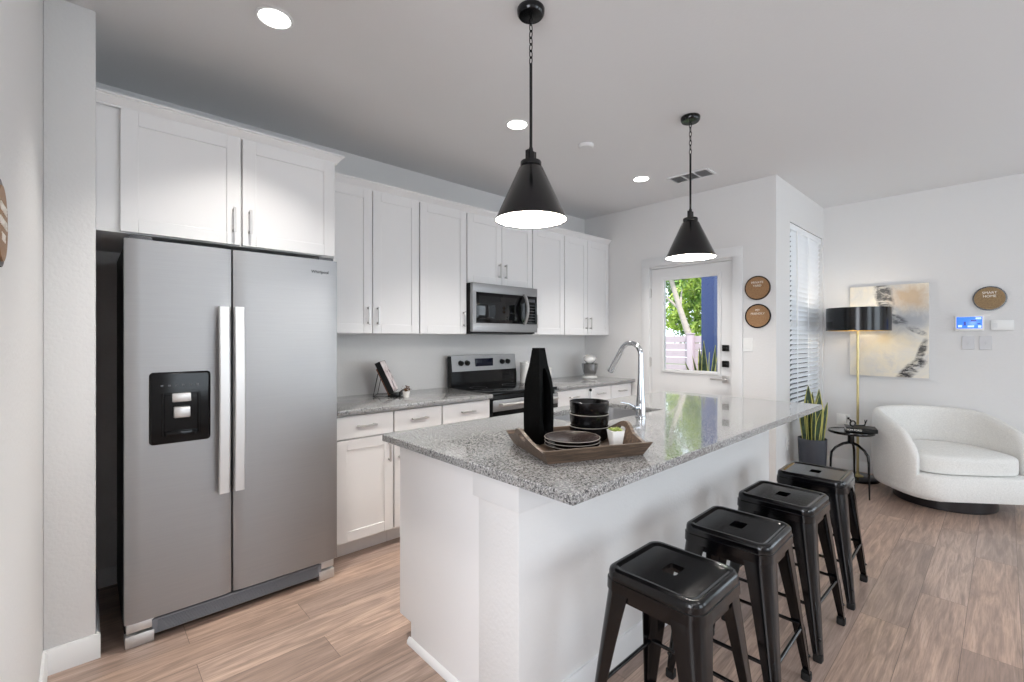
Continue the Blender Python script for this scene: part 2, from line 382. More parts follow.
# ------------------------------------------------------------------ the room
YB = 3.320; XD = 4.246; YO = 1.309; XP = 5.72; H = 2.715; XL = -0.12; YW = 2.603; YF = -3.2; XH = -2.5
bm = B(); box(bm, XH, XP + 0.15, YF - 0.15, YB + 0.15, -0.12, 0.0); struct('floor', bm, 'floor', smooth=False)
bm = B(); prism(bm, [(XH - .15, YF - .15), (XP + .15, YF - .15), (XP + .15, YO + .15), (XD + .15, YO + .15), (XD + .15, YB + .15), (XH - .15, YB + .15)], 'z', H, H + 0.2); struct('ceiling', bm, 'ceiling', smooth=False)
bm = B(); box(bm, XL - 0.15, XD + 0.15, YB, YB + 0.15, 0, H); struct('wall_back', bm, 'wall', smooth=False)
# wall with the garden door
DY0, DY1, DZ = 1.655, 2.488, 2.055
bm = B()
box(bm, XD, XD + 0.15, DY1, YB, 0, H); box(bm, XD, XD + 0.15, DY0, DY1, DZ, H); box(bm, XD, XD + 0.15, YO, DY0, 0, H)
struct('wall_door_side', bm, 'wall', smooth=False)
# wall with the blind window
WX0, WX1, WZ0, WZ1 = 4.61, 5.66, 0.62, 2.385
bm = B()
box(bm, XD + 0.15, WX0, YO, YO + 0.15, 0, H); box(bm, WX1, XP + 0.15, YO, YO + 0.15, 0, H)
box(bm, WX0, WX1, YO, YO + 0.15, 0, WZ0); box(bm, WX0, WX1, YO, YO + 0.15, WZ1, H)
struct('wall_window_side', bm, 'wall', smooth=False)
bm = B(); box(bm, XP, XP + 0.15, YF - 0.15, -2.75, 0, H); box(bm, XP, XP + 0.15, -1.25, YO, 0, H); box(bm, XP, XP + 0.15, -2.75, -1.25, 0, 0.3); box(bm, XP, XP + 0.15, -2.75, -1.25, 2.4, H); struct('wall_right', bm, 'wall', smooth=False)
bm = B(); box(bm, XL - 0.15, XL, 1.0, YB, 0, H); struct('wall_left', bm, 'wall', smooth=False)
bm = B(); box(bm, XL, 0.036, YW, YB, 0, H, 0.006); struct('wall_alcove_side', bm, 'wall')
bm = B(); box(bm, XH - 0.15, XL - 0.15, 1.0, 1.15, 0, H); struct('wall_hall', bm, 'wall', smooth=False)
# front wall with two windows, hall wall with one, all unseen, added for daylight
bm = B(); xs = [XH - 0.15, 0.9, 2.6, 3.6, 5.3, XP]
for a, c in ((0, 1), (2, 3), (4, 5)): box(bm, xs[a], xs[c], YF - 0.15, YF, 0, H)
for a, c in ((1, 2), (3, 4)): box(bm, xs[a], xs[c], YF - 0.15, YF, 0, 0.5); box(bm, xs[a], xs[c], YF - 0.15, YF, 2.4, H)
struct('wall_front', bm, 'wall', smooth=False)
bm = B(); box(bm, XH - 0.15, XH, YF, -1.2, 0, H); box(bm, XH - 0.15, XH, 0.3, 1.0, 0, H); box(bm, XH - 0.15, XH, -1.2, 0.3, 0, 0.5); box(bm, XH - 0.15, XH, -1.2, 0.3, 2.4, H)
struct('wall_far_left', bm, 'wall', smooth=False)
for k, (a, c) in enumerate(((0.9, 2.6), (3.6, 5.3))):
    bm = B(); frame(bm, 'y', YF - 0.11, YF - 0.05, a, c, 0.5, 2.4, 0.05); box(bm, a + .05, c - .05, YF - 0.10, YF - 0.06, 1.43, 1.48)
    wf = struct('window_%d' % (k + 2), bm, 'trim')
    bm = B(); box(bm, a + .05, c - .05, YF - 0.085, YF - 0.08, 0.55, 2.35); obj('pane', bm, 'glass', wf)
bm = B(); frame(bm, 'x', XP + 0.05, XP + 0.11, -2.75, -1.25, 0.3, 2.4, 0.05); wf = struct('window_5', bm, 'trim')  # right wall window, out of view, added to let in daylight
bm = B(); box(bm, XP + 0.08, XP + 0.085, -2.7, -1.3, 0.35, 2.35); obj('pane', bm, 'glass', wf)
bm = B(); frame(bm, 'x', XH - 0.11, XH - 0.05, -1.2, 0.3, 0.5, 2.4, 0.05); wf = struct('window_4', bm, 'trim')  # hall window, likewise added as an unseen daylight opening
bm = B(); box(bm, XH - 0.085, XH - 0.08, -1.15, 0.25, 0.55, 2.35); obj('pane', bm, 'glass', wf)

def skirting(name, axis, p, d, a0, a1, h=0.10, th=0.014):
    bm = B(); prof = [(0, 0), (th, 0), (th, h - 0.012), (th * 0.55, h), (0, h)]
    if axis == 'x': prism(bm, [(p + d * q, z) for q, z in prof], 'x', a0, a1)
    else: prism(bm, [(p + d * q, z) for q, z in prof], 'y', a0, a1)
    return struct(name, bm, 'trim')
skirting('baseboard_left', 'y', XL, 1, 1.0, YW - 0.014)
skirting('baseboard_alcove_side', 'x', YW, -1, XL + 0.0, 0.05)
skirting('baseboard_alcove_return', 'y', 0.036, 1, YW, YB - 0.02)
skirting('baseboard_alcove_back', 'x', YB, -1, 0.05, 1.085)
skirting('baseboard_window_side', 'x', YO, -1, XD, XP)
skirting('baseboard_right', 'y', XP, -1, YF, YO - 0.014)
skirting('baseboard_door_side', 'y', XD, -1, YO - 0.014, 1.57)

# window with blind
bm = B(); frame(bm, 'y', YO + 0.085, YO + 0.14, WX0, WX1, WZ0, WZ1, 0.045, 0.003); box(bm, WX0 + .045, WX1 - .045, YO + 0.09, YO + 0.13, 1.44, 1.49, 0.003)
win = struct('window_1', bm, 'trim')
bm = B(); box(bm, WX0 + .04, WX1 - .04, YO + 0.108, YO + 0.112, WZ0 + .04, WZ1 - .04); obj('pane', bm, 'glass', win)
bm = B(); box(bm, WX0 - 0.03, WX1 + 0.03, YO - 0.03, YO + 0.085, WZ0 - 0.02, WZ0, 0.004); obj('window_sill', bm, 'trim', win)
bl = thing('window_blind', 'white horizontal slat blind hanging in the tall narrow window by the corner', 'blind', (5.2, YO + 0.03, 2.38))
BX0, BX1 = 4.73, 5.645
bm = B(); box(bm, WX0 + 0.005, BX1, YO + 0.004, YO + 0.055, 2.325, 2.38, 0.004); obj('headrail', bm, 'blind', bl)
bm = B(); nS = 37
for k in range(nS):
    z = 2.31 - k * (1.64 / (nS - 1)); a = math.radians(-54)
    pr = []
    for q in range(5):
        s = -0.025 + 0.0125 * q; bow = 0.0025 * (1 - (s / 0.025) ** 2)
        pr.append((YO + 0.03 + s * math.cos(a) - bow * math.sin(a), z + s * math.sin(a) + bow * math.cos(a)))
    pr2 = [(y, zz - 0.0022) for y, zz in reversed(pr)]
    prism(bm, pr + pr2, 'x', BX0, BX1)
obj('slats', bm, 'blind', bl)
bm = B(); box(bm, BX0, BX1, YO + 0.012, YO + 0.048, 0.632, 0.655, 0.004); obj('bottom_rail', bm, 'blind', bl)
bm = B()
for x in (BX0 + 0.12, (BX0 + BX1) / 2, BX1 - 0.12): box(bm, x - 0.012, x + 0.012, YO + 0.0035, YO + 0.0045, 0.64, 2.34)
obj('ladder_tape', bm, 'blind', bl)
bm = B(); cyl(bm, (BX0 + 0.06, YO - 0.006, 2.33), (BX0 + 0.06, YO - 0.006, 1.45), 0.004, n=8); obj('tilt_wand', bm, 'white_plastic', bl)

# garden door
bm = B(); CO = 0.082
for (y0, y1, z0, z1) in ((DY0 - CO + 0.001, DY0 + 0.006, 0, DZ + 0.015), (DY1 - 0.006, DY1 + CO, 0, DZ + 0.015)):
    box(bm, XD - 0.018, XD, y0, y1, z0, z1, 0.004)
box(bm, XD - 0.02, XD, DY0 - CO, DY1 + CO, DZ + 0.012, DZ + 0.098, 0.004)
struct('trim_1', bm, 'trim')
bm = B()
box(bm, XD, XD + 0.15, DY0, DY0 + 0.014, 0, DZ); box(bm, XD, XD + 0.15, DY1 - 0.014, DY1, 0, DZ); box(bm, XD, XD + 0.15, DY0, DY1, DZ - 0.012, DZ)
box(bm, XD + 0.055, XD + 0.075, DY0 + 0.014, DY0 + 0.03, 0, DZ); box(bm, XD + 0.055, XD + 0.075, DY1 - 0.03, DY1 - 0.014, 0, DZ)
struct('trim_2', bm, 'trim')
door = sgroup('door_1', (XD + 0.03, 2.07, 0))
sY0, sY1, sZ1 = DY0 + 0.017, DY1 - 0.017, DZ - 0.016
gY0, gY1, gZ0, gZ1 = 1.788, 2.336, 1.0245, 1.925
bm = B(); X0, X1 = XD + 0.008, XD + 0.053
box(bm, X0, X1, sY0, gY0, 0.012, sZ1); box(bm, X0, X1, gY1, sY1, 0.012, sZ1); box(bm, X0, X1, gY0, gY1, gZ1, sZ1); box(bm, X0, X1, gY0, gY1, 0.012, gZ0)
obj('slab', bm, 'trim', door, smooth=False)
bm = B(); frame(bm, 'x', X0 - 0.012, X0 + 0.004, gY0 - 0.022, gY1 + 0.022, gZ0 - 0.022, gZ1 + 0.022, 0.032, 0.004); obj('glass_frame', bm, 'trim', door)
bm = B(); box(bm, XD + 0.028, XD + 0.033, gY0, gY1, gZ0, gZ1); obj('pane', bm, 'glass', door)
for z in (0.28, 1.10, 1.80):
    bm = B(); cyl(bm, (XD - 0.003, sY1 + 0.006, z - 0.05), (XD - 0.003, sY1 + 0.006, z + 0.05), 0.008, n=12); box(bm, XD - 0.002, XD + 0.009, sY1 - 0.004, sY1 + 0.014, z - 0.04, z + 0.04)
    obj('hinge', bm, 'nickel', door)
yk = 1.722
for z in (1.252, 1.108):
    bm = B(); box(bm, X0 - 0.026, X0, yk - 0.029, yk + 0.029, z - 0.029, z + 0.029, 0.006); box(bm, X0 - 0.04, X0 - 0.024, yk - 0.018, yk + 0.018, z - 0.007, z + 0.007, 0.003)
    obj('deadbolt', bm, 'blackplastic', door)
bm = B(); z = 0.968
box(bm, X0 - 0.012, X0, yk - 0.033, yk + 0.033, z - 0.033, z + 0.033, 0.003); cyl(bm, (X0 - 0.012, yk, z), (X0 - 0.05, yk, z), 0.011, n=16)
box(bm, X0 - 0.058, X0 - 0.042, yk - 0.012, yk + 0.125, z - 0.009, z + 0.009, 0.004); obj('lever_handle', bm, 'nickel', door)

# ------------------------------------------------------------------ outdoors
bm = B(); box(bm, XP + 0.15, 30, -4, 25, -0.30, -0.14); box(bm, XD + 0.15, XP + 0.15, YO + 0.15, 25, -0.30, -0.14); struct('ground', bm, 'grass', smooth=False)
bm = B(); box(bm, XD + 0.15, 7.0, YO + 0.15, 5.2, -0.14, -0.02); struct('patio', bm, 'patio', smooth=False)
pp = thing('porch_post', 'square blue porch post outside the glazed door', 'post', (6.06, 2.66, -0.02))
bm = B(); box(bm, 5.98, 6.14, 2.575, 2.745, -0.02, 3.0, 0.006); obj('shaft', bm, 'bluepost', pp)
bm = B(); box(bm, 5.955, 6.165, 2.55, 2.77, -0.02, 0.14, 0.006); obj('base', bm, 'bluepost', pp)
fn = thing('garden_fence', 'pale board fence with a capped post beyond the patio', 'fence', (9.2, 5.0, -0.14))
bm = B()
for k in range(10):
    z = -0.10 + k * 0.150; box(bm, 9.19, 9.215, 1.6, 9.5, z, z + 0.138, 0.004, 1)
obj('boards', bm, 'fence', fn)
for y in (2.6, 4.42, 6.3, 8.2):
    bm = B(); box(bm, 9.10, 9.20, y - 0.06, y + 0.06, -0.14, 1.42, 0.004); box(bm, 9.09, 9.21, y - 0.07, y + 0.07, 1.42, 1.45, 0.004); obj('post', bm, 'fence', fn)
def tree(name, label, x, y, h, cr, seed, m, trunk_pts, nleaf, tr=0.09):
    R = random.Random(seed)
    t0 = thing(name, label, 'tree', (x, y, -0.14), group='trees beyond the patio')
    bm = B(); n = len(trunk_pts); tube(bm, [(x + a, y + b, c) for a, b, c in trunk_pts], [tr * (1 - 0.6 * k / (n - 1)) for k in range(n)], 10)
    tp = trunk_pts[-1]
    for k in range(7):
        a = R.uniform(0, 2 * PI); b0 = trunk_pts[R.randrange(n // 2, n)]
        tube(bm, [(x + b0[0], y + b0[1], b0[2]), (x + b0[0] + math.cos(a) * cr * .4, y + b0[1] + math.sin(a) * cr * .4, b0[2] + .35), (x + b0[0] + math.cos(a) * cr * .8, y + b0[1] + math.sin(a) * cr * .8, b0[2] + .55)], [tr * .4, tr * .25, tr * .1], 6)
    obj('trunk', bm, 'bark', t0)
    bm = B(); clumps = []
    for k in range(34):
        u = Vector((R.gauss(0, 1), R.gauss(0, 1), R.gauss(0, 1))).normalized() * (R.random() ** 0.4)
        clumps.append((Vector((x + tp[0] + u.x * cr, y + tp[1] + u.y * cr, h + u.z * cr * 0.95)), R.uniform(.25, .5) * cr * .75))
    for k in range(nleaf):
        c, rr = clumps[R.randrange(len(clumps))]
        d = Vector((R.gauss(0, 1), R.gauss(0, 1), R.gauss(0, 1))).normalized()
        p = c + d * rr * R.uniform(.6, 1)
        a = (d + Vector((R.uniform(-.8, .8), R.uniform(-.8, .8), R.uniform(-.3, .9)))).normalized(); u = a.orthogonal().normalized(); v = a.cross(u)
        ang = R.uniform(0, 2 * PI); u, v = u * math.cos(ang) + v * math.sin(ang), v * math.cos(ang) - u * math.sin(ang)
        L = R.uniform(.05, .11); Wd = L * .42
        vs = [bm.verts.new(p + q) for q in (-u * L, -u * L * .2 + v * Wd + a * .01, u * L, -u * L * .2 - v * Wd + a * .01)]
        bm.faces.new(vs)
    obj('foliage', bm, m, t0, smooth=False)
tree('garden_tree', 'leaning pale-barked tree seen at the left of the door glass', 10.0, 5.0, 3.75, .95, 3, 'foliage', [(0.0, -.45, -.14), (0, -.2, 1.2), (0, .08, 2.0), (0, .30, 2.7), (0, .35, 3.6)], 4200)
tree('garden_tree', 'bright leafy tree right behind the fence in the door glass', 12.4, 5.35, 2.35, 1.35, 5, 'foliage', [(0, 0, -.14), (0, 0.05, 1.3), (0.05, 0, 2.4)], 8000)
tree('garden_tree', 'darker tree filling the back of the door glass view', 17.0, 8.0, 3.4, 2.4, 8, 'foliage2', [(0, 0, -.14), (0, 0.05, 1.6), (0.05, 0, 3.1)], 9000, .13)
tree('garden_tree', 'green tree glimpsed past the left end of the window blind', 10.8, 2.6, 2.2, 1.1, 11, 'foliage', [(0, 0, -.14), (0, 0.05, 1.2), (0.05, 0, 2.1)], 4500)

def snake_plant(name, label, loc, leaves, pot_fn, soil, group=None):
    p = thing(name, label, 'plant', loc, group=group)
    b_ = B(); pot_fn(b_); obj('pot', b_, 'pot', p, local=True)
    b_ = B(); lathe(b_, [(0, soil[1] + 0.006), (soil[0] * .6, soil[1] + 0.004), (soil[0], soil[1]), (soil[0], soil[1] - 0.02), (0, soil[1] - 0.02)], n=24); obj('soil', b_, 'soil', p, local=True)
    R = random.Random(label)
    for (az, r0, ln, lean, wd) in leaves:
        b_ = B(); d = Vector((math.cos(az), math.sin(az), 0)); tw = R.uniform(-.7, .7); s0 = -YAW + tw * 1.1
        L = []; N = 9
        for k in range(N + 1):
            q = k / N; c = d * (r0 + lean * q ** 1.7) + Vector((0, 0, soil[1] - 0.012 + ln * q))
            ww = wd * (0.55 + 1.3 * q - 0.6 * q * q) * (1 if q < .55 else max(0.03, 1 - ((q - .55) / .45) ** 1.8)) * .7
            s = Vector((math.cos(s0 + .5 * q), math.sin(s0 + .5 * q), 0)); nn = Vector((-s.y, s.x, 0))
            row = [c - s * ww, c - s * ww * .72 + nn * ww * .10, c + nn * ww * .22, c + s * ww * .72 + nn * ww * .10, c + s * ww]
            row += [x - nn * 0.004 for x in reversed(row)]
            L.append([b_.verts.new(x) for x in row])
        for f in bridge(b_, L, caps=True):
            pass
        b_.faces.ensure_lookup_table()
        for i, f in enumerate(b_.faces):
            kk = i % 10
            f.material_index = 1 if kk in (0, 3, 5, 8, 4, 9) else 0
        obj('leaf', b_, ['snake', 'snakeedge'], p, local=True)
    return p

# ------------------------------------------------------------------ refrigerator
FY = 2.54
fr_ = thing('refrigerator', 'stainless steel side-by-side refrigerator with water dispenser in the left door', 'refrigerator', (0.578, 2.90, 0))
bm = B(); box(bm, 0.128, 1.028, 2.615, 3.25, 0.035, 1.755, 0.006); obj('cabinet', bm, 'blackplastic', fr_)
def fdoor(x0, x1, z0, z1):
    bm = B(); n = 14; L = []
    for k in range(n + 1):
        q = k / n; x = x0 + (x1 - x0) * q; e = min(q, 1 - q) * (x1 - x0)
        rd = 0.0 if e > 0.007 else 0.007 - math.sqrt(max(0, 0.007 ** 2 - (0.007 - e) ** 2))
        L.append((x, FY + rd - 0.002 * math.sin(PI * q)))
    poly = [(x0, 2.605)] + L + [(x1, 2.605)]
    # add tight corner points
    prism(bm, poly, 'z', z0, z1); return bm
fz0, fz1 = 0.118, 1.768
ld = obj('freezer_door', fdoor(0.124, 0.519, fz0, fz1), 'steel', fr_)
rd_ = obj('fresh_food_door', fdoor(0.527, 1.034, fz0, fz1), 'steel', fr_)
def fhandle(x0, x1):
    bm = B(); n = 16; L = []
    for k in range(n + 1):
        q = k / n; z = 0.615 + (1.49 - 0.615) * q; y = FY - 0.052 - 0.014 * math.sin(PI * q)
        L.append([bm.verts.new(p) for p in ((x0, y + 0.020, z), (x0, y + 0.004, z), (x0 + 0.004, y, z), (x1 - 0.004, y, z), (x1, y + 0.004, z), (x1, y + 0.020, z))])
    bridge(bm, L)
    for z in (0.635, 1.452): box(bm, x0 + 0.006, x1 - 0.006, FY - 0.05, FY, z, z + 0.028, 0.002)
    return bm
obj('handle', fhandle(0.459, 0.502), 'handle', ld); obj('handle', fhandle(0.522, 0.565), 'handle', rd_)
# dispenser: bezel, recess, paddle, controls
dp = B(); dx0, dx1, dz0, dz1 = 0.206, 0.433, 0.872, 1.19
fy = FY - 0.0035
L = []
for (s, y) in ((0, fy + 0.02), (0, fy), (0.004, fy - 0.003), (0.012, fy - 0.003)):
    L.append([dp.verts.new((a, y, c)) for a, c in rrect((dx1 - dx0) / 2 - s, (dz1 - dz0) / 2 - s, 0.016 - s * .5, 5, (dx0 + dx1) / 2, (dz0 + dz1) / 2)])
bridge(dp, L, caps=True)
ds = obj('dispenser', dp, 'blackgloss', fr_)
bm = B(); frame(bm, 'y', fy - 0.012, fy - 0.002, 0.250, 0.392, 0.905, 1.095, 0.010, 0.003); box(bm, 0.262, 0.380, fy - 0.022, fy - 0.002, 0.905, 0.925, 0.003)
obj('cavity_frame', bm, 'blackgloss', ds)
bm = B(); box(bm, 0.286, 0.356, fy - 0.016, fy - 0.003, 1.055, 1.095, 0.004); box(bm, 0.290, 0.352, fy - 0.030, fy - 0.003, 0.985, 1.035, 0.006); obj('paddle', bm, 'nickel', ds)
bm = B()
for k in range(6): box(bm, 0.246 + k * 0.026, 0.256 + k * 0.026, fy - 0.0042, fy - 0.0028, 1.126, 1.134, 0)
obj('control_marks', bm, 'darkgrey', ds)
bm = B(); box(bm, 0.22, 0.96, 2.575, 2.64, 0.028, 0.095, 0.004)
for k in range(9): box(bm, 0.24, 0.94, 2.571, 2.577, 0.034 + k * 0.006, 0.0365 + k * 0.006)
obj('kick_grille', bm, 'grille', fr_)
for (a, c) in ((0.128, 0.228), (0.946, 1.03)):
    bm = B(); box(bm, a, c, 2.572, 2.66, 0.0, 0.052, 0.004); box(bm, a + 0.004, c, 2.580, 2.66, 0.060, 0.10, 0.004); obj('roller_foot', bm, 'handle', fr_)
for (a, c) in ((0.14, 0.22), (0.94, 1.02)):
    bm = B(); box(bm, a, c, 2.56, 2.66, 1.769, 1.786, 0.004); obj('hinge_cover', bm, 'darkgrey', fr_)
text('lettering', 'Whirlpool', 0.022, 'blackplastic', fr_, (0.938 - 0.578, FY - 0.0022 - 2.90, 1.70), (PI / 2, 0, 0))

# ------------------------------------------------------------------ cabinets
def shaker(bm, x0, x1, y, z0, z1, st=0.062, t=0.019, fl=1):
    """shaker door whose face is at y, body behind (towards +y)"""
    box(bm, x0, x0 + st, y, y + t, z0, z1, 0.0015, 1); box(bm, x1 - st, x1, y, y + t, z0, z1, 0.0015, 1)
    box(bm, x0 + st, x1 - st, y, y + t, z0, z0 + st, 0.0015, 1); box(bm, x0 + st, x1 - st, y, y + t, z1 - st, z1, 0.0015, 1)
    box(bm, x0 + st - 0.002, x1 - st + 0.002, y + 0.006, y + t, z0 + st - 0.002, z1 - st + 0.002)
    return bm
def pull(bm, x, y, z, vert=True, L=0.125):
    """flat bar pull standing off a face at y"""
    h = L / 2
    if vert:
        box(bm, x - 0.006, x + 0.006, y - 0.032, y - 0.024, z - h, z + h, 0.0015, 1)
        for s in (-1, 1): box(bm, x - 0.005, x + 0.005, y - 0.025, y, z + s * (h - 0.012) - 0.006, z + s * (h - 0.012) + 0.006)
    else:
        box(bm, x - h, x + h, y - 0.032, y - 0.024, z - 0.006, z + 0.006, 0.0015, 1)
        for s in (-1, 1): box(bm, x + s * (h - 0.012) - 0.006, x + s * (h - 0.012) + 0.006, y - 0.025, y, z - 0.005, z + 0.005)
    return bm
def crown(bm, x0, x1, yf, z0, yb=None, left=False, right=False, k=1.0):
    prof = [(0, 0), (-.010, 0), (-.010, .010), (-.018, .016), (-.030, .032), (-.040, .042), (-.040, .048), (-.050, .052), (-.050, .062), (0.02, .062)]
    prof = [(o * k, z * k) for o, z in prof]
    # profile offsets outward (negative = out)
    path = [(x0, yf), (x1, yf)]
    secs = []
    if left: secs.append(lambda o: (x0 + o, yb))
    secs.append((lambda o: (x0 + (o if left else 0), yf + o)))
    secs.append((lambda o: (x1 - (o if right else 0), yf + o)))
    if right: secs.append(lambda o: (x1 - o, yb))
    L = [[bm.verts.new((*s(o), z0 + z)) for o, z in prof] for s in secs]
    bridge(bm, L, caps=True); return bm
def wall_cab(label, x0, x1, yf, z0, z1, doors, gl=0.004, group=None, back=YB):
    """doors: list of (x0, x1, handle side 'l'/'r')"""
    c = thing('wall_cabinet', label, 'cabinet', ((x0 + x1) / 2, back, z0), group=group)
    bm = B(); box(bm, x0 + .0005, x1 - .0005, yf + 0.021, back - .001, z0, z1); obj('carcass', bm, 'cab', c, smooth=False)
    for (a, b_, s) in doors:
        bm = B(); shaker(bm, a, b_, yf, z0 + 0.004, z1 - 0.004); d = obj('door', bm, 'cab', c)
        hx = a + 0.032 if s == 'l' else b_ - 0.032
        bm = B(); pull(bm, hx, yf, z0 + 0.125); obj('handle', bm, 'nickel', d)
    return c
UY = 2.985; UZ0, UZ1 = 1.372, 2.366
g = 0.003
fc = wall_cab('deep white two-door cabinet above the refrigerator', 0.037, 1.075, 2.655, 1.81, 2.360, [(0.116, 0.584, 'r'), (0.592, 1.066, 'l')])
bm = B(); crown(bm, 0.037, 1.075, 2.655 + 0.012, 2.356, YB - .002, False, True, k=.8); obj('crown', bm, 'cab', fc)
wall_cab('white two-door wall cabinet next to the refrigerator', 1.082, 1.835, UY, UZ0, UZ1, [(1.086, 1.458, 'r'), (1.464, 1.831, 'l')])
wall_cab('tall white single-door wall cabinet left of the microwave', 1.837, 2.278, UY, UZ0, UZ1, [(1.841, 2.274, 'r')])
wall_cab('short white two-door wall cabinet above the microwave', 2.280, 3.040, UY, 1.795, UZ1, [(2.284, 2.657, 'r'), (2.663, 3.036, 'l')])
wall_cab('white single-door wall cabinet right of the microwave', 3.042, 3.494, UY, UZ0, UZ1, [(3.046, 3.490, 'l')])
wall_cab('white two-door wall cabinet in the corner by the door wall', 3.496, XD - 0.001, UY, UZ0, UZ1, [(3.500, 3.862, 'r'), (3.868, 4.240, 'l')])
bm = B(); crown(bm, 1.082, XD - 0.002, UY + 0.012, 2.362, k=.92); single('crown_moulding', bm, 'cab', 'long white crown moulding along the top of the wall cabinets', 'moulding', (2.66, UY, 2.371))

def base_cab(label, x0, x1, fronts, yf=2.69):
    c = thing('base_cabinet', label, 'cabinet', ((x0 + x1) / 2, YB, 0))
    bm = B(); box(bm, x0 + .0005, x1 - .0005, yf + 0.021, YB - .001, 0.105, 0.883); obj('carcass', bm, 'cab', c, smooth=False)
    bm = B(); box(bm, x0 + .0005, x1 - .0005, yf + 0.095, YB - .001, 0.0, 0.105); obj('toe_kick', bm, 'cab', c, smooth=False)
    bm = B(); box(bm, x0 + 0.004, x1 - 0.004, yf, yf + 0.019, 0.735, 0.872, 0.002, 1); d = obj('drawer', bm, 'cab', c)
    bm = B(); pull(bm, (x0 + x1) / 2, yf, 0.805, False); obj('handle', bm, 'nickel', d)
    for (a, b_, s) in fronts:
        bm = B(); shaker(bm, a, b_, yf, 0.115, 0.727); d = obj('door', bm, 'cab', c)
        bm = B(); pull(bm, b_ - 0.032 if s == 'r' else a + 0.032, yf, 0.62); obj('handle', bm, 'nickel', d)
    return c
base_cab('white base cabinet next to the refrigerator', 1.087, 1.462, [(1.091, 1.458, 'r')])
base_cab('white base cabinet with drawer, second from the refrigerator', 1.464, 1.836, [(1.468, 1.832, 'l')])
base_cab('white base cabinet with drawer just left of the range', 1.838, 2.276, [(1.842, 2.272, 'r')])
base_cab('white base cabinet just right of the range', 3.044, 3.494, [(3.048, 3.490, 'l')])
base_cab('white base cabinet with drawer under the stand mixer', 3.496, 3.862, [(3.500, 3.858, 'r')])
base_cab('white base cabinet with drawer in the corner by the door wall', 3.864, XD - 0.02, [(3.868, XD - .026, 'l')])
bm = B(); box(bm, 1.082, 2.277, 2.655, YB - .001, 0.884, 0.914, 0.004); single('countertop', bm, 'granite', 'speckled grey granite worktop between refrigerator and range', 'countertop', (1.68, YB, 0.884))
bm = B(); box(bm, 3.042, XD - .001, 2.655, YB - .001, 0.884, 0.914, 0.004); single('countertop', bm, 'granite', 'speckled grey granite worktop from the range to the door wall', 'countertop', (3.6, YB, 0.884))
# low white scribe where worktop meets the wall
# ------------------------------------------------------------------ range
rg = thing('range', 'stainless and black electric range between the granite worktops', 'range', (2.66, 2.95, 0))
RX0, RX1 = 2.280, 3.039; RF = 2.668
bm = B(); box(bm, RX0, RX1, RF + 0.045, 3.262, 0.02, 0.895, 0.003); obj('body', bm, 'blackplastic', rg)
bm = B(); box(bm, RX0, RX1, RF + 0.012, 3.262, 0.896, 0.920, 0.006); obj('cooktop', bm, 'blackgloss', rg)
for (x, y, r) in ((2.46, 2.85, .10), (2.86, 2.85, .085), (2.46, 3.06, .075), (2.86, 3.06, .10)):
    bm = B(); lathe(bm, [(r - 0.003, 0.9203), (r - 0.003, 0.9207), (r, 0.9207), (r, 0.9203)], x, y, 40); obj('burner_ring', bm, 'darkgrey', rg)
bm = B(); prism(bm, [(3.20, 0.92), (3.262, 0.92), (3.262, 1.185), (3.225, 1.185), (3.215, 1.09), (3.20, 1.01)], 'x', RX0, RX1); bgd = obj('backguard', bm, 'blackgloss', rg)
bm = B(); prism(bm, [(3.206, 1.035), (3.216, 1.035), (3.232, 1.187), (3.262, 1.187), (3.262, 1.192), (3.224, 1.192)], 'x', RX0 + 0.012, RX1 - 0.004); obj('control_panel', bm, 'steel', bgd)
def slope_y(z): return 3.206 + (z - 1.035) / (1.192 - 1.035) * 0.018
for x in (2.385, 2.455, 2.862, 2.934):
    bm = B(); z = 1.125; y = slope_y(z); cyl(bm, (x, y + 0.003, z), (x, y - 0.022, z - 0.003), 0.024, 0.021, 24); box(bm, x - 0.004, x + 0.004, y - 0.028, y - 0.02, z - 0.022, z + 0.018, 0.002); obj('knob', bm, 'blackplastic', rg)
bm = B(); z = 1.125; y = slope_y(z); box(bm, 2.545, 2.755, y - 0.004, y + 0.006, 1.088, 1.160, 0.002); obj('clock_display', bm, 'display', bgd)
bm = B(); box(bm, RX0 + 0.003, RX1 - 0.003, RF, RF + 0.044, 0.30, 0.865, 0.004); od = obj('oven_door', bm, 'blackgloss', rg)
bm = B(); box(bm, RX0 + 0.006, RX1 - 0.006, RF - 0.004, RF + 0.002, 0.775, 0.862, 0.003); obj('door_top_band', bm, 'steel', od)
bm = B(); tube(bm, [(RX0 + 0.06, RF - 0.045, 0.828), (RX1 - 0.06, RF - 0.045, 0.828)], 0.012, 14)
for x in (RX0 + 0.075, RX1 - 0.075): box(bm, x - 0.012, x + 0.012, RF - 0.045, RF, 0.817, 0.839, 0.004)
obj('handle', bm, 'nickel', od)
bm = B(); box(bm, RX0 + 0.003, RX1 - 0.003, RF, RF + 0.044, 0.10, 0.292, 0.004); obj('storage_drawer', bm, 'steel', rg)
bm = B(); box(bm, RX0 + 0.03, RX1 - 0.03, RF + 0.05, 3.2, 0.0, 0.02); obj('leg_frame', bm, 'blackplastic', rg)

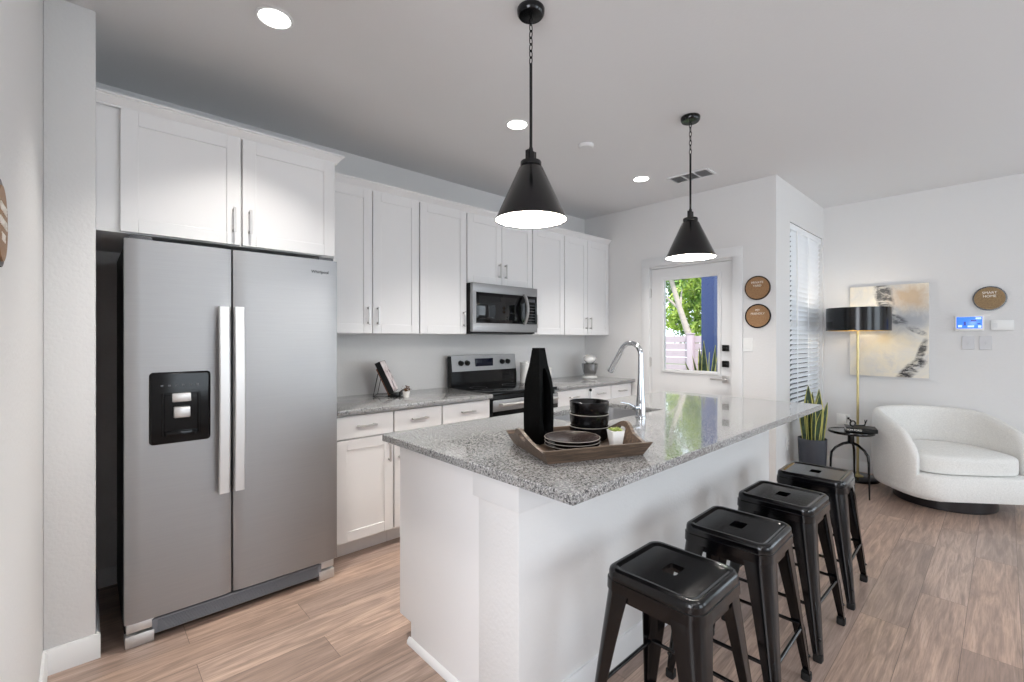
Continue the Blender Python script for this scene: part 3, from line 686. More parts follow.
# ------------------------------------------------------------------ microwave
mw = thing('microwave', 'stainless over-the-range microwave with black glass door', 'microwave', (2.66, YB, 1.372))
MX0, MX1, MF, MZ0, MZ1 = 2.284, 3.032, 2.915, 1.382, 1.792
bm = B(); box(bm, MX0, MX1, MF + 0.035, YB - 0.002, MZ0, MZ1, 0.003); obj('casing', bm, 'blackplastic', mw)
bm = B(); sx1 = MX1 - 0.0
box(bm, MX0, MX1, MF, MF + 0.034, MZ1 - 0.075, MZ1, 0.004); box(bm, MX0, MX1, MF, MF + 0.034, MZ0 + 0.012, MZ0 + 0.085, 0.004)
box(bm, MX0, MX0 + 0.035, MF, MF + 0.034, MZ0 + 0.085, MZ1 - 0.075); obj('front_frame', bm, 'steel', mw)
bm = B(); box(bm, MX0 + 0.035, 2.875, MF + 0.002, MF + 0.034, MZ0 + 0.085, MZ1 - 0.075, 0.002); md = obj('door', bm, 'blackgloss', mw)
bm = B(); box(bm, MX0 + 0.065, 2.775, MF + 0.0005, MF + 0.004, MZ0 + 0.112, MZ1 - 0.102, 0.001); obj('window', bm, 'glassblack', md)
bm = B(); pts = []
for k in range(13):
    q = k / 12; pts.append((2.862, MF - 0.018 - 0.035 * math.sin(PI * q), MZ0 + 0.088 + q * 0.25))
L = []
for p in pts: L.append([bm.verts.new((p[0] + dx, p[1] + dy, p[2])) for dx, dy in ((-.016, .008), (-.012, -.004), (.012, -.004), (.016, .008))])
bridge(bm, L)
for p in (pts[0], pts[-1]): box(bm, p[0] - .012, p[0] + .012, MF - 0.018, MF + 0.004, p[2] - .012, p[2] + .012, .003)
obj('handle', bm, 'steel', md)
bm = B(); box(bm, 2.878, MX1 - 0.004, MF + 0.001, MF + 0.034, MZ0 + 0.085, MZ1 - 0.075, 0.002); cp = obj('control_panel', bm, 'blackgloss', mw)
bm = B()
for r in range(7): box(bm, 2.905, 2.995, MF - 0.0006, MF + 0.002, 1.475 + r * 0.026, 1.481 + r * 0.026)
box(bm, 2.90, 3.0, MF - 0.0006, MF + 0.002, 1.665, 1.69); obj('keypad', bm, 'darkgrey', cp)
bm = B(); box(bm, MX0 + 0.02, MX1 - 0.02, MF + 0.04, YB - 0.05, MZ0 - 0.006, MZ0, 0.002); obj('bottom_vent', bm, 'darkgrey', mw)

# ------------------------------------------------------------------ island
IX0, IX1, IY0, IY1 = 0.973, 3.476, 0.802, 1.894
PX = 1.050
isl = thing('kitchen_island', 'long white kitchen island under the speckled granite top', 'island', (2.2, 1.45, 0))
bm = B(); prism(bm, [(1.302, 0), (1.778, 0), (1.778, 0.095), (1.874, 0.095), (1.874, 0.883), (1.302, 0.883)], 'x', PX, PX + 0.02); obj('end_panel', bm, 'cab', isl, smooth=False)
bm = B(); box(bm, PX + 0.021, 3.40, 1.830, 1.850, 0.10, 0.883); box(bm, 3.38, 3.40, 1.302, 1.829, 0.0, 0.883); box(bm, PX + .021, 3.379, 1.302, 1.320, 0.10, 0.883); box(bm, PX + .021, 3.379, 1.76, 1.775, 0, 0.10); box(bm, PX + .021, 3.379, 1.321, 1.829, 0.10, 0.12)
obj('carcass', bm, 'cab', isl, smooth=False)
for k in range(5):
    a = PX + 0.025 + k * 0.466; bm = B(); shaker(bm, a, a + 0.460, 1.851, 0.115, 0.872); obj('door', bm, 'cab', isl)
bm = B(); box(bm, PX - 0.004, 3.402, 1.0905, 1.3015, 0, 0.883, 0.005); obj('knee_wall', bm, 'wall', isl)
bm = B(); box(bm, PX - 0.020, 3.416, 1.074, 1.316, 0.772, 0.8835, 0.003); obj('top_trim', bm, 'trim', isl)
bm = B(); prism(bm, [(PX - 0.014, 0), (PX, 0), (PX, 0.028), (PX - 0.005, 0.025), (PX - 0.013, 0.014)], 'y', 1.08, 1.79)
prism(bm, [(1.076, 0), (1.0905, 0), (1.0905, 0.10), (1.083, 0.10), (1.076, 0.088)], 'x', PX - 0.014, 3.41); obj('base_trim', bm, 'trim', isl)
# granite top with sink cut-out
SX0, SX1, SY0, SY1 = 1.83, 2.545, 1.405, 1.78
bm = B()
def ringmesh(bm, outer, inner, z0, z1, bev=0.004):
    def lp(r, z): return [bm.verts.new((r[0], r[2], z)), bm.verts.new((r[1], r[2], z)), bm.verts.new((r[1], r[3], z)), bm.verts.new((r[0], r[3], z))]
    e = bev; o2 = (outer[0] + e, outer[1] - e, outer[2] + e, outer[3] - e); i2 = (inner[0] - e, inner[1] + e, inner[2] - e, inner[3] + e)
    L = [lp(i2, z1), lp(o2, z1), lp(outer, z1 - e), lp(outer, z0), lp(inner, z0), lp(inner, z1 - e)]
    bridge(bm, L, loop=True, caps=False)
ringmesh(bm, (IX0, IX1, IY0, IY1), (SX0, SX1, SY0, SY1), 0.884, 0.914)
single('countertop', bm, 'granite', 'large speckled grey granite top of the kitchen island', 'countertop', (2.2, 1.35, 0.884))
sk = thing('sink', 'stainless undermount sink sunk into the island top', 'sink', (2.19, 1.59, 0.66))
bm = B(); rings_rr(bm, [(.38, .21, .02, .8835), (.352, .182, .03, .8835), (.350, .180, .03, .87), (.345, .175, .03, .70), (.33, .16, .04, .68), (.05, .05, .049, .674)], 6, True, 2.1875, 1.5925)
bmesh.ops.delete(bm, geom=[f for f in bm.faces if len(f.verts) > 4 and f.calc_center_median().z > .8], context='FACES')
obj('basin', bm, 'steel', sk)
bm = B(); lathe(bm, [(0.0, .681), (.036, .681), (.042, .677), (.042, .66), (0.0, .66)], 2.1875, 1.5925, 24); obj('drain', bm, 'chrome', sk)

# faucet
fa = thing('faucet', 'tall chrome pull-down faucet standing at the island sink', 'faucet', (2.205, 1.345, 0.914))
bm = B(); fx, fyy = 2.205, 1.345
lathe(bm, [(0.0, .914), (.030, .914), (.030, .920), (.026, .924), (.0255, .985), (.024, .990), (.0, .990)], fx, fyy, 28); obj('base', bm, 'chrome', fa)
pts = [(fx, fyy, .985), (fx, fyy, 1.05), (fx, fyy, 1.14)]; rad = [.0235, .020, .0155]
R0 = 0.064; cz_ = 1.250
for k in range(0, 15):
    a = PI - k * (PI * 0.86) / 14; pts.append((fx, fyy + R0 + R0 * math.cos(a), cz_ + R0 * math.sin(a))); rad.append(0.0135)
bm = B(); tube(bm, pts, rad, 16); obj('spout', bm, 'chrome', fa)
e = Vector(pts[-1]); d = (Vector(pts[-1]) - Vector(pts[-2])).normalized()
bm = B(); loft(bm, [(e - d * 0.004, .0140), (e + d * .01, .0152), (e + d * .10, .0175), (e + d * .145, .0185), (e + d * .149, .015)], 18); obj('spray_head', bm, 'chrome', fa)
bm = B(); cyl(bm, (fx - .02, fyy + 0.006, .968), (fx - .046, fyy + .012, .968), .016, .014, 18); tube(bm, [(fx - .040, fyy + .012, .970), (fx - .075, fyy + .03, .992), (fx - .115, fyy + .05, 1.000)], [.008, .0065, .005], 10); obj('lever', bm, 'chrome', fa)
sd = thing('soap_dispenser', 'slim soap pump with black knob at the far edge of the island', 'dispenser', (2.41, 1.838, .914))
bm = B(); lathe(bm, [(0, .914), (.014, .914), (.014, .92), (.006, .924), (.0045, .995), (0, .995)], 2.41, 1.838, 18); obj('stem', bm, 'nickel', sd)
bm = B(); lathe(bm, [(0, .995), (.007, .996), (.010, 1.003), (.009, 1.011), (0, 1.014)], 2.41, 1.838, 18); obj('knob', bm, 'blackplastic', sd)

# ------------------------------------------------------------------ tray and what stands on it
TA = math.atan2(-0.168, 0.395); TC = Vector((1.385, 1.131, 0.9145)); TU = Vector((math.cos(TA), math.sin(TA), 0)); TV = Vector((-TU.y, TU.x, 0))
def tl(a, b, z=0.0): p = TC + TU * a + TV * b; return (p.x, p.y, TC.z + z)
trc = thing('serving_tray', 'weathered wooden serving tray with cut-out handles on the granite island', 'tray', tuple(TC), TA)
hx, hy = 0.190, 0.168
bm = B(); box(bm, -hx, hx, -hy, hy, 0.0, 0.012, 0.002, 1); obj('bottom', bm, 'tray', trc, local=True)
def flare(z): return 0.028 * z / 0.055
def rail(sgn):
    bm = B(); n = 2; L = []
    for k, z in enumerate((0.0, 0.055)):
        L.append(z)
    z1 = 0.05
    b0, b1 = hy, hy + flare(z1)
    a0, a1 = hx + flare(0) , hx + flare(z1)
    v = [(-a0, b0, 0), (a0, b0, 0), (a1, b1, z1), (-a1, b1, z1)]
    i = [(-a0, b0 - .012, 0), (a0, b0 - .012, 0), (a1, b1 - .012, z1), (-a1, b1 - .012, z1)]
    P = [bm.verts.new((x, sgn * y, z)) for x, y, z in v]; Q = [bm.verts.new((x, sgn * y, z)) for x, y, z in i]
    bridge(bm, [P, Q]); return bm
for s in (-1, 1): obj('side_rail', rail(s), 'tray', trc, local=True)
def handle_end(sgn):
    """end wall with a raised middle and an oblong finger hole, built from rows between the outline and the hole"""
    bm = B(); n = 48; hw, hh = 0.026, 0.013; hz = 0.060
    def top(b): return 0.049 + 0.044 * (0.5 + 0.5 * math.cos(PI * min(1, abs(b) / 0.115)))
    hole = []; outl = []
    for k in range(n):
        a = 2 * PI * k / n; c, s = math.cos(a), math.sin(a)
        hole.append((math.copysign(abs(c) ** .6, c) * hw, hz + math.copysign(abs(s) ** .8, s) * hh))
    W = hy + flare(.05)
    for k in range(n):
        a = 2 * PI * k / n; c, s = math.cos(a), math.sin(a)
        # march a ray from the hole's centre to the outline
        lo, hi = 0, .4
        for _ in range(30):
            m_ = (lo + hi) / 2; y, z = c * m_, hz + s * m_
            w_ = hy + flare(max(0, min(z, .05)))
            if abs(y) <= w_ - .001 and 0 <= z <= top(y): lo = m_
            else: hi = m_
        outl.append((c * lo, hz + s * lo))
    def P(y, z, th): return bm.verts.new((sgn * (hx + flare(z) - th), y, z))
    L = [[P(y, z, 0) for y, z in outl], [P(y, z, 0) for y, z in hole], [P(y, z, .013) for y, z in hole], [P(y, z, .013) for y, z in outl]]
    bridge(bm, L, loop=True, caps=False); return bm
for s in (-1, 1): obj('handle_end', handle_end(s), 'tray', trc, local=True)
TZ = 0.0125
# ring-shaped black vase
vz = thing('vase', 'black bottle-shaped vase with an oval opening standing on the tray', 'vase', tl(-0.105, 0.110, TZ), math.radians(2))
bm = B(); Hh = 0.375; nn = 40
def half(z):
    q = z / Hh
    if q < .60: return 0.039 + 0.003 * math.sin(q / .6 * PI)
    s = (q - .60) / .40; return 0.039 + (0.018 - 0.039) * (s * s * (3 - 2 * s)) ** .9
def thick(z):
    q = z / Hh
    if q < .58: return 0.041 + 0.002 * math.sin(q / .58 * PI)
    s = (q - .58) / .42; return 0.041 - 0.023 * (s * s * (3 - 2 * s)) ** .9
oc, oa, ob = 0.168, 0.028, 0.128
outl = []; ov = []
zs = [Hh * k / 16 for k in range(17)]
N = 64
angs = [2 * PI * k / N for k in range(N)]
for px_, pz_ in ((half(Hh), Hh), (-half(Hh), Hh), (-half(0), 0), (half(0), 0)):
    ca_ = math.atan2(pz_ - oc, px_) % (2 * PI); angs[min(range(N), key=lambda q: abs(angs[q] - ca_))] = ca_ + 1e-5
for a in angs:
    c, s = math.cos(a), math.sin(a); lo, hi = 0, .5
    for _ in range(30):
        m_ = (lo + hi) / 2; x, z = c * m_ , oc + s * m_
        if 0 <= z <= Hh and abs(x) <= half(z): lo = m_
        else: hi = m_
    outl.append((c * lo, oc + s * lo)); 
    tpr = 1.0 - 0.25 * max(0, s)
    ov.append((c * oa * tpr, oc + s * ob))
L = []
def vl(pts, d): return [bm.verts.new((x, d * thick(z), z)) for x, z in pts]
bridge(bm, [vl(outl, -1), vl(ov, -1), vl([(x * .92, oc + (z - oc) * .97) for x, z in ov], -.55), vl(ov, 1), vl(outl, 1)], loop=True, caps=False)
vb = obj('body', bm, 'vase', vz, local=True)
bm = B(); L = [[bm.verts.new((x, yy, z)) for x, z in [(0 + (p[0]) * .999, p[1]) for p in ov]] for yy in (-.008, .012)]; bridge(bm, L); obj('hollow_back', bm, 'vase', vz, local=True)
for k in range(3):
    tag_ = ['bottom plate of the stack of three on the tray', 'middle plate of the stack of three on the tray', 'topmost dark plate of the stack of three on the tray'][k]
    p = thing('plate', tag_, 'plate', tl(-0.035, -0.045, TZ + 0.0005 + k * 0.0125), group='stacked plates on the tray')
    bm = B(); lathe(bm, [(0, 0), (.066, 0), (.070, .003), (.098, .016), (.1025, .0205)], n=48); lathe(bm, [(.1025, .0205), (.1005, .0215), (.094, .0175), (.070, .0075), (0, .0065)], n=48); obj('dish', bm, 'plateglaze', p, local=True)
    bm = B(); lathe(bm, [(.1020, .0200), (.1032, .0197), (.1038, .0207), (.1030, .0218), (.1018, .0216), (.1020, .0200)], n=48); obj('rim', bm, 'rawrim', p, local=True)
for k in range(3):
    tag_ = ['bottom bowl of the black stack on the tray', 'middle bowl of the black stack on the tray', 'topmost bowl of the black stack on the tray'][k]
    p = thing('bowl', tag_, 'bowl', tl(0.112, 0.088, TZ + 0.0005 + k * 0.0500), group='stacked bowls on the tray')
    bm = B(); lathe(bm, [(0, 0), (.062, 0), (.073, .006), (.0785, .022), (.0805, .052), (.0805, .0545), (.0785, .0555), (.0765, .053), (.0745, .024), (.068, .0125), (0, .0115)], n=48); obj('body', bm, 'blackceramic', p, local=True)
    if k < 2: bm = B(); lathe(bm, [(.0785, .0545), (.0808, .0538), (.0812, .0548), (.0805, .0558), (.0785, .0558), (.0785, .0545)], n=48); obj('rim', bm, 'rawrim', p, local=True)
su = thing('potted_succulent', 'small green succulent in a white square pot on the tray corner', 'plant', tl(0.145, -0.058, TZ + .0005), -YAW + .25)
bm = B(); rings_rr(bm, [(.019, .019, .005, 0), (.0265, .0265, .005, .060), (.0235, .0235, .004, .060), (.0225, .0225, .004, .050)], 4); obj('pot', bm, 'ceramic', su, local=True)
R = random.Random(4); bm = B()
for (cx, cy) in ((0, 0), (.011, .009), (-.012, .008), (.008, -.012), (-.009, -.010)):
    for k in range(16):
        a = k * 2.4; q = k / 16; L_ = .010 + .010 * q; el = 1.35 - q * 1.0; d = Vector((math.cos(a) * math.cos(el), math.sin(a) * math.cos(el), math.sin(el))); s = d.cross(Vector((0, 0, 1))).normalized(); u = s.cross(d)
        c0 = Vector((cx, cy, .056)); w_ = .0045
        vs = [bm.verts.new(c0 + d * t_ * L_ + s * ss * w_ + u * uu) for t_, ss, uu in ((0, 0, 0), (.55, 1, .0005), (1.15, 0, .001), (.55, -1, .0005), (.55, 0, -.003))]
        for f in ((0, 1, 4), (1, 2, 4), (2, 3, 4), (3, 0, 4), (0, 3, 2, 1)): bm.faces.new([vs[i] for i in f])
obj('rosettes', bm, 'succulent', su, local=True)

# ------------------------------------------------------------------ back worktop bits
CZ = 0.9145
RZ = math.radians(53)
ck = thing('cookbook_stand', 'black wire and wood cookbook easel on the worktop by the refrigerator', 'stand', (1.665, 3.10, CZ), RZ)
bm = B(); ln = math.radians(25)   # leans back (towards local +y)
def lean(x, s, dpt): return (x, s * math.sin(ln) + dpt * math.cos(ln), 0.02 + s * math.cos(ln) - dpt * math.sin(ln))
def lbox(bm, x0, x1, s0, s1, d0, d1):
    vs = [bm.verts.new(lean(x, s, d)) for x in (x0, x1) for s in (s0, s1) for d in (d0, d1)]
    for f in ((0, 1, 3, 2), (4, 6, 7, 5), (0, 4, 5, 1), (2, 3, 7, 6), (0, 2, 6, 4), (1, 5, 7, 3)): bm.faces.new([vs[i] for i in f])
lbox(bm, -.095, .095, -.004, .205, 0.0, 0.008); obj('back_board', bm, 'brownwood', ck, local=True)
bm = B(); box(bm, -.10, .10, -.075, .012, .006, .016, .002); box(bm, -.10, .10, -.078, -.070, .006, .040, .002); obj('ledge', bm, 'blackplastic', ck, local=True)
bm = B()
for x in (-.085, .085):
    tube(bm, [lean(x, .17, .010), (x, .115, .005), (x, -.06, .003)], .0032, 8)
tube(bm, [(-.085, .115, .005), (.085, .115, .005)], .0032, 8); obj('wire_legs', bm, 'black', ck, local=True)
cb = thing('cookbook', 'thick black cookbook with pale floral cover leaning on the easel', 'book', (1.665, 3.10, CZ), RZ)
bm = B(); lbox(bm, -.105, .105, .0, .245, -.040, -.002); obj('binding', bm, 'blackplastic', cb, local=True)
bm = B(); lbox(bm, -.098, .105, .004, .242, -.0425, -.0402); obj('cover', bm, 'cover', cb, local=True)
sp_ = thing('potted_plant', 'tiny white pot with brown foliage in front of the cookbook', 'plant', (1.700, 2.945, CZ))
bm = B(); lathe(bm, [(0, 0), (.020, 0), (.027, .045), (.024, .045), (.022, .038), (0, .037)], n=24); obj('pot', bm, 'ceramic', sp_, local=True)
bm = B(); R = random.Random(2)
for k in range(70):
    d = Vector((R.gauss(0, 1), R.gauss(0, 1), abs(R.gauss(0, 1)) + .3)).normalized(); p = Vector((0, 0, .045)) + d * R.uniform(.012, .045); u = d.orthogonal().normalized(); v = d.cross(u); l = .009
    bm.faces.new([bm.verts.new(p + q) for q in (-u * l, v * l * .5, u * l, -v * l * .5)])
tube(bm, [(0, 0, .036), (0.003, 0, .085)], .0025, 6); obj('foliage', bm, 'drybrown', sp_, local=True, smooth=False)
for (x, y, r, h, lab) in ((3.125, 3.15, .062, .195, 'taller white lidded canister behind the black vase, beside the range'), (3.40, 3.15, .058, .135, 'shorter white lidded canister behind the black vase')):
    c_ = thing('canister', lab, 'canister', (x, y, CZ), group='white canisters on the back worktop')
    bm = B(); lathe(bm, [(0, 0), (r - .004, 0), (r, .004), (r, h - .022), (r - .003, h - .02), (0, h - .02)], n=32); obj('jar', bm, 'ceramic', c_, local=True)
    bm = B(); lathe(bm, [(0, h - .0195), (r + .001, h - .0195), (r + .001, h - .003), (r - .002, h), (.012, h), (.010, h + .006), (.012, h + .014), (0, h + .016)], n=32); obj('lid', bm, 'ceramic', c_, local=True)
mxr = thing('stand_mixer', 'silver stand mixer with steel bowl at the corner of the back worktop', 'mixer', (3.985, 3.05, CZ), math.radians(-51))
bm = B(); rings_rr(bm, [(.075, .125, .05, 0), (.078, .128, .05, .01), (.070, .120, .05, .028), (.05, .10, .04, .032)], 5); obj('base', bm, 'mixersilver', mxr, local=True)
bm = B(); L = [[bm.verts.new((x, y + .08, z)) for x, y in rrect(a, b_, .02, 4)] for a, b_, z in ((.045, .040, .025), (.035, .034, .09), (.038, .04, .17), (.04, .045, .205))]; bridge(bm, L); obj('column', bm, 'mixersilver', mxr, local=True)
bm = B(); loft(bm, [(Vector((0, .15, .210)), .025), (Vector((0, .14, .212)), .050), (Vector((0, .09, .216)), .060), (Vector((0, 0, .216)), .062), (Vector((0, -.07, .212)), .056), (Vector((0, -.11, .208)), .042), (Vector((0, -.118, .208)), .024)], 24); cyl(bm, (0, -.045, .185), (0, -.045, .14), .02, .017, 16)
for v in bm.verts:
    v.co.x *= 1.12
    if v.co.z > .19: v.co.z = .205 + (v.co.z - .216) * .72
obj('head', bm, 'mixersilver', mxr, local=True)
bm = B(); lathe(bm, [(0, .034), (.055, .036), (.068, .06), (.080, .10), (.088, .15), (.090, .155), (.086, .152), (.076, .10), (.05, .045), (0, .042)], 0, -.045, 36); obj('bowl', bm, 'polished', mxr, local=True)

# ------------------------------------------------------------------ bar stools
def make_stool():
    r = thing('bar_stool', '', 'stool', (0, 0, 0), group='black metal bar stools along the island')
    bm = B(); n = 6
    def ring(hx, hy, rr, z): return [bm.verts.new((x, y, z)) for x, y in rrect(hx, hy, rr, n)]
    L = [ring(.034, .025, .007, .590), ring(.034, .025, .007, .6050), ring(.118, .122, .020, .6050), ring(.123, .127, .024, .6050), ring(.128, .132, .028, .6092), ring(.143, .147, .036, .6100), ring(.150, .154, .040, .604), ring(.1525, .1565, .042, .594), ring(.153, .157, .042, .578), ring(.156, .160, .043, .576), ring(.157, .161, .043, .545), ring(.154, .158, .042, .545), ring(.150, .154, .040, .596), ring(.124, .128, .024, .599)]
    L = L + []
    bridge(bm, L, caps=False, loop=True)
    obj('seat', bm, 'black', r, local=True, ang=50)
    bm = B()
    for sy in (-1, 1):  # arched apron rails
        for (x0, x1) in ((-.11, .11),): box(bm, x0, x1, sy * .150 - .002, sy * .150 + .002, .520, .546)
    for sx in (-1, 1): box(bm, sx * .146 - .002, sx * .146 + .002, -.11, .11, .520, .546)
    obj('apron', bm, 'black', r, local=True)
    ftx, fty = .200, .205
    for sx, sy in ((-1, -1), (1, -1), (1, 1), (-1, 1)):
        bm = B(); L = []
        top, bot = Vector((sx * .152, sy * .156, .552)), Vector((sx * ftx, sy * fty, .020))
        for k in range(7):
            q = k / 6; p = top.lerp(bot, q); w_ = .088 + (.030 - .088) * q ** .85; rr = .042 + (.018 - .042) * q; th = .005
            def sec(w2, r2, off):
                pts = [(-w2, off)]
                for j in range(7):
                    a = PI / 2 * j / 6; pts.append((off - r2 + r2 * math.sin(a) - off * 0, off - r2 + r2 * math.cos(a)) if False else (-r2 + r2 * math.sin(a) + off, -r2 + r2 * math.cos(a) + off))
                pts.append((off, -w2)); return pts
            o_ = sec(w_, rr, 0.0); i_ = sec(w_, rr, -th)
            L.append([bm.verts.new((p.x + sx * a, p.y + sy * b_, p.z)) for a, b_ in o_ + list(reversed(i_))])
        bridge(bm, L)
        # pressed rib and rivet low on the corner
        dn = Vector((sx, sy, 0)).normalized(); mid = lambda q, o: top.lerp(bot, q) - dn * (0.4142 * (.042 - .024 * q) - o)
        tube(bm, [mid(.60, -.003), mid(.66, .0015), mid(.80, .0015), mid(.96, -.001)], [.003, .005, .005, .004], 8)
        cyl(bm, mid(.865, 0), mid(.865, .009), .0075, .005, 12)
        lg = obj('leg', bm, 'black', r, local=True, ang=45)
        bm = B(); rings_rr(bm, [(.015, .015, .007, 0), (.017, .017, .007, .004), (.0165, .0165, .007, .030)], 4, True, sx * (ftx - .016), sy * (fty - .016)); obj('rubber_foot', bm, 'rubber', lg, local=True)
    zq = (.552 - .215) / .532; bx = .152 + (.200 - .152) * zq - .008; by = .156 + (.205 - .156) * zq - .008
    for s in (-1, 1):
        bm = B(); tube(bm, [(-bx + .01, s * by, .215), (bx - .01, s * by, .215)], .007, 10); obj('stretcher', bm, 'black', r, local=True)
        bm = B(); tube(bm, [(s * bx, -by + .01, .215), (s * bx, by - .01, .215)], .007, 10); obj('stretcher', bm, 'black', r, local=True)
    return r
st = make_stool(); st.location = (1.373, .722, 0); st['label'] = 'black metal bar stool nearest the camera, cut off by the bottom edge'
dup(st, (1.890, .718, 0), 'second black metal bar stool from the camera along the island', .02)
dup(st, (2.418, .716, 0), 'third black metal bar stool from the camera along the island', -.015)
dup(st, (2.962, .716, 0), 'farthest black metal bar stool, by the end of the island', 0.03)

# ------------------------------------------------------------------ pendants
def make_pendant(loc, label, chain_z, rod_z):
    p = thing('pendant_lamp', label, 'lamp', loc, group='black cone pendants over the island')
    bm = B(); lathe(bm, [(0, 0), (.056, 0), (.058, -.004), (.056, -.022), (.050, -.030), (.012, -.032), (0, -.032)], n=32); obj('canopy', bm, 'black', p, local=True)
    bm = B(); k = 0; z = -.036
    while z > chain_z - .0:
        pts = []
        for q in range(14):
            a = 2 * PI * q / 14; u = .0075 * math.cos(a); v = .017 * math.sin(a)
            pts.append((u, 0, z - .015 + v) if k % 2 else (0, u, z - .015 + v))
        tube(bm, pts, .0024, 6, loop=True); z -= .0275; k += 1
    obj('chain', bm, 'black', p, local=True)
    bm = B(); zr = z
    cyl(bm, (0, 0, zr - .0), (0, 0, rod_z), .0062, n=12); lathe(bm, [(0, .012), (.008, .01), (.010, 0), (.008, -.01), (0, -.012)], 0, 0, 16, rod_z); obj('rod', bm, 'black', p, local=True)
    z0 = rod_z
    bm = B(); lathe(bm, [(0, z0 - .008), (.018, z0 - .010), (.019, z0 - .050), (.0, z0 - .05)], n=24)
    for s in (-1, 1): box(bm, s * .022 - .002, s * .022 + .002, -.008, .008, z0 - .060, z0 - .004)
    obj('socket', bm, 'black', p, local=True)
    zt = z0 - .052; zb = zt - .242
    bm = B(); lathe(bm, [(.012, zt + .004), (.042, zt + .004), (.044, zt), (.044, zt - .014), (.040, zt - .018), (.050, zt - .024), (.148, zb + .004), (.1515, zb), (.1495, zb - .0005), (.1465, zb + .004)], n=56); obj('shade', bm, 'black', p, local=True)
    bm = B(); lathe(bm, [(.1464, zb + .003), (.046, zt - .030), (.0, zt - .030)], n=56); obj('shade_lining', bm, 'lining', p, local=True)
    bm = B(); lathe(bm, [(0, zb + .075), (.018, zb + .08), (.030, zb + .105), (.028, zb + .13), (.014, zb + .165), (.013, zt - .031), (0, zt - .031)], n=24); obj('bulb', bm, 'bulb', p, local=True)
    return zb
zb = make_pendant((1.365, 1.350, H), 'black cone pendant lamp nearer the camera over the island', -.222, -.589)
lamp('pendant_bulb_light', 'POINT', (1.365, 1.350, H + zb + .045), 17, (1, .955, .89), shadow_soft_size=.03)
zb = make_pendant((2.756, 1.333, H), 'black cone pendant lamp farther from the camera, towards the door', -.222, -.581)
lamp('pendant_bulb_light', 'POINT', (2.756, 1.333, H + zb + .045), 17, (1, .955, .89), shadow_soft_size=.03)

# ------------------------------------------------------------------ ceiling fittings
for (x, lab) in ((.598, 'round recessed ceiling light in front of the refrigerator cabinet'), (2.036, 'round recessed ceiling light behind the nearer pendant rod'), (3.511, 'round recessed ceiling light left of the air vent')):
    c_ = thing('ceiling_light', lab, 'light', (x, 2.137, H), group='recessed ceiling lights')
    bm = B(); lathe(bm, [(.062, 0), (.062, -.004), (.071, -.006), (.075, -.003), (.075, 0)], n=40); obj('trim_ring', bm, 'trim', c_, local=True)
    bm = B(); lathe(bm, [(0, -.003), (.063, -.003), (.063, -.001), (0, -.001)], n=40); obj('lens', bm, 'lightlens', c_, local=True)
    lamp('recessed_light', 'AREA', (x, 2.137, H - .012), 9 if x < 1 else 10, (1, .955, .90), (0, 0, 0), shape='DISK', size=.13, spread=math.radians(91))
vt = thing('ceiling_vent', 'white louvred air vent in the ceiling above the door wall', 'vent', (3.755, 1.81, H), math.radians(0))
va_, vb_ = Vector((3.70, 2.0)), None
bm = B(); frame(bm, 'z', 0, 0, 0, 0, 0, 0, 0) if False else None
for (a0, a1, b0, b1) in ((-.10, .10, -.175, -.155), (-.10, .10, .155, .175), (-.10, -.08, -.155, .155), (.08, .10, -.155, .155), (-.08, .08, -.056, -.048), (-.08, .08, .048, .056)): box(bm, a0, a1, b0, b1, -.010, -.0005)
obj('frame', bm, 'ceiling', vt, local=True)
bm = B(); box(bm, -.08, .08, -.155, .155, -.002, -.0006); obj('backing', bm, 'ventgrey', vt, local=True)
bm = B()
for k in range(9):
    x = -.072 + k * .018
    for (b0, b1) in ((-.154, -.057), (-.047, .047), (.057, .154)): 
        tilt = .004 if b0 < -.1 else (.007 if b0 < 0 else .011)
        prism(bm, [(x - tilt, -.0095), (x - tilt + .0015, -.0095), (x + tilt + .0015, -.003), (x + tilt, -.003)], 'y', b0, b1)
obj('louvres', bm, 'greyplate', vt, local=True)
bm = B(); lathe(bm, [(0, 0), (.055, 0), (.055, -.012), (.045, -.022), (0, -.024)], n=32, cx=2.611, cy=2.032, cz=H); single('smoke_detector', bm, 'ceiling', 'small pale round detector on the ceiling right of the nearer pendant', 'detector', (2.611, 2.032, H))

# ------------------------------------------------------------------ wall signs
def sign(label, p, axis, r, lines, face='disc', edge='bronze'):
    s = thing('round_sign', label, 'sign', p)
    # discs face -x ('x') or +x ('X')
    sg = -1 if axis == 'x' else 1
    bm = B(); cyl(bm, (0, 0, 0), (sg * .010, 0, 0), r, r, 56); obj('backing', bm, edge, s, local=True)
    bm = B(); cyl(bm, (sg * .0102, 0, 0), (sg * .013, 0, 0), r - .010, r - .011, 56); f = obj('face', bm, face, s, local=True)
    rot = (PI / 2, 0, -PI / 2) if axis == 'x' else (PI / 2, 0, PI / 2)
    for (txt, z, sz) in lines: text('lettering', txt, sz, 'letter', f, (sg * .0134, 0, z), rot)
    return s
sign('upper of the two round tan signs on the wall by the door', (XD - .001, 1.453, 1.774), 'x', .104, [('PRIVATE', .046, .026), ('YARD', .018, .026)])
sign('lower of the two round tan signs, with darker edge, by the door', (XD - .001, 1.450, 1.532), 'x', .104, [('PET', .050, .023), ('FRIENDLY', .020, .025)], 'disc', 'black')
sign('round bronze sign above the thermostat on the living room wall', (XP - .001, .092, 1.685), 'x', .105, [('SMART', .048, .029), ('HOME', .018, .029)], 'discdark', 'black')
sign('round tan sign on the left wall at the very edge of the photo', (XL + .001, 1.224, 1.546), 'X', .078, [('GRANITE', .026, .021), ('COUNTER', 0, .021), ('TOPS', -.026, .021)])

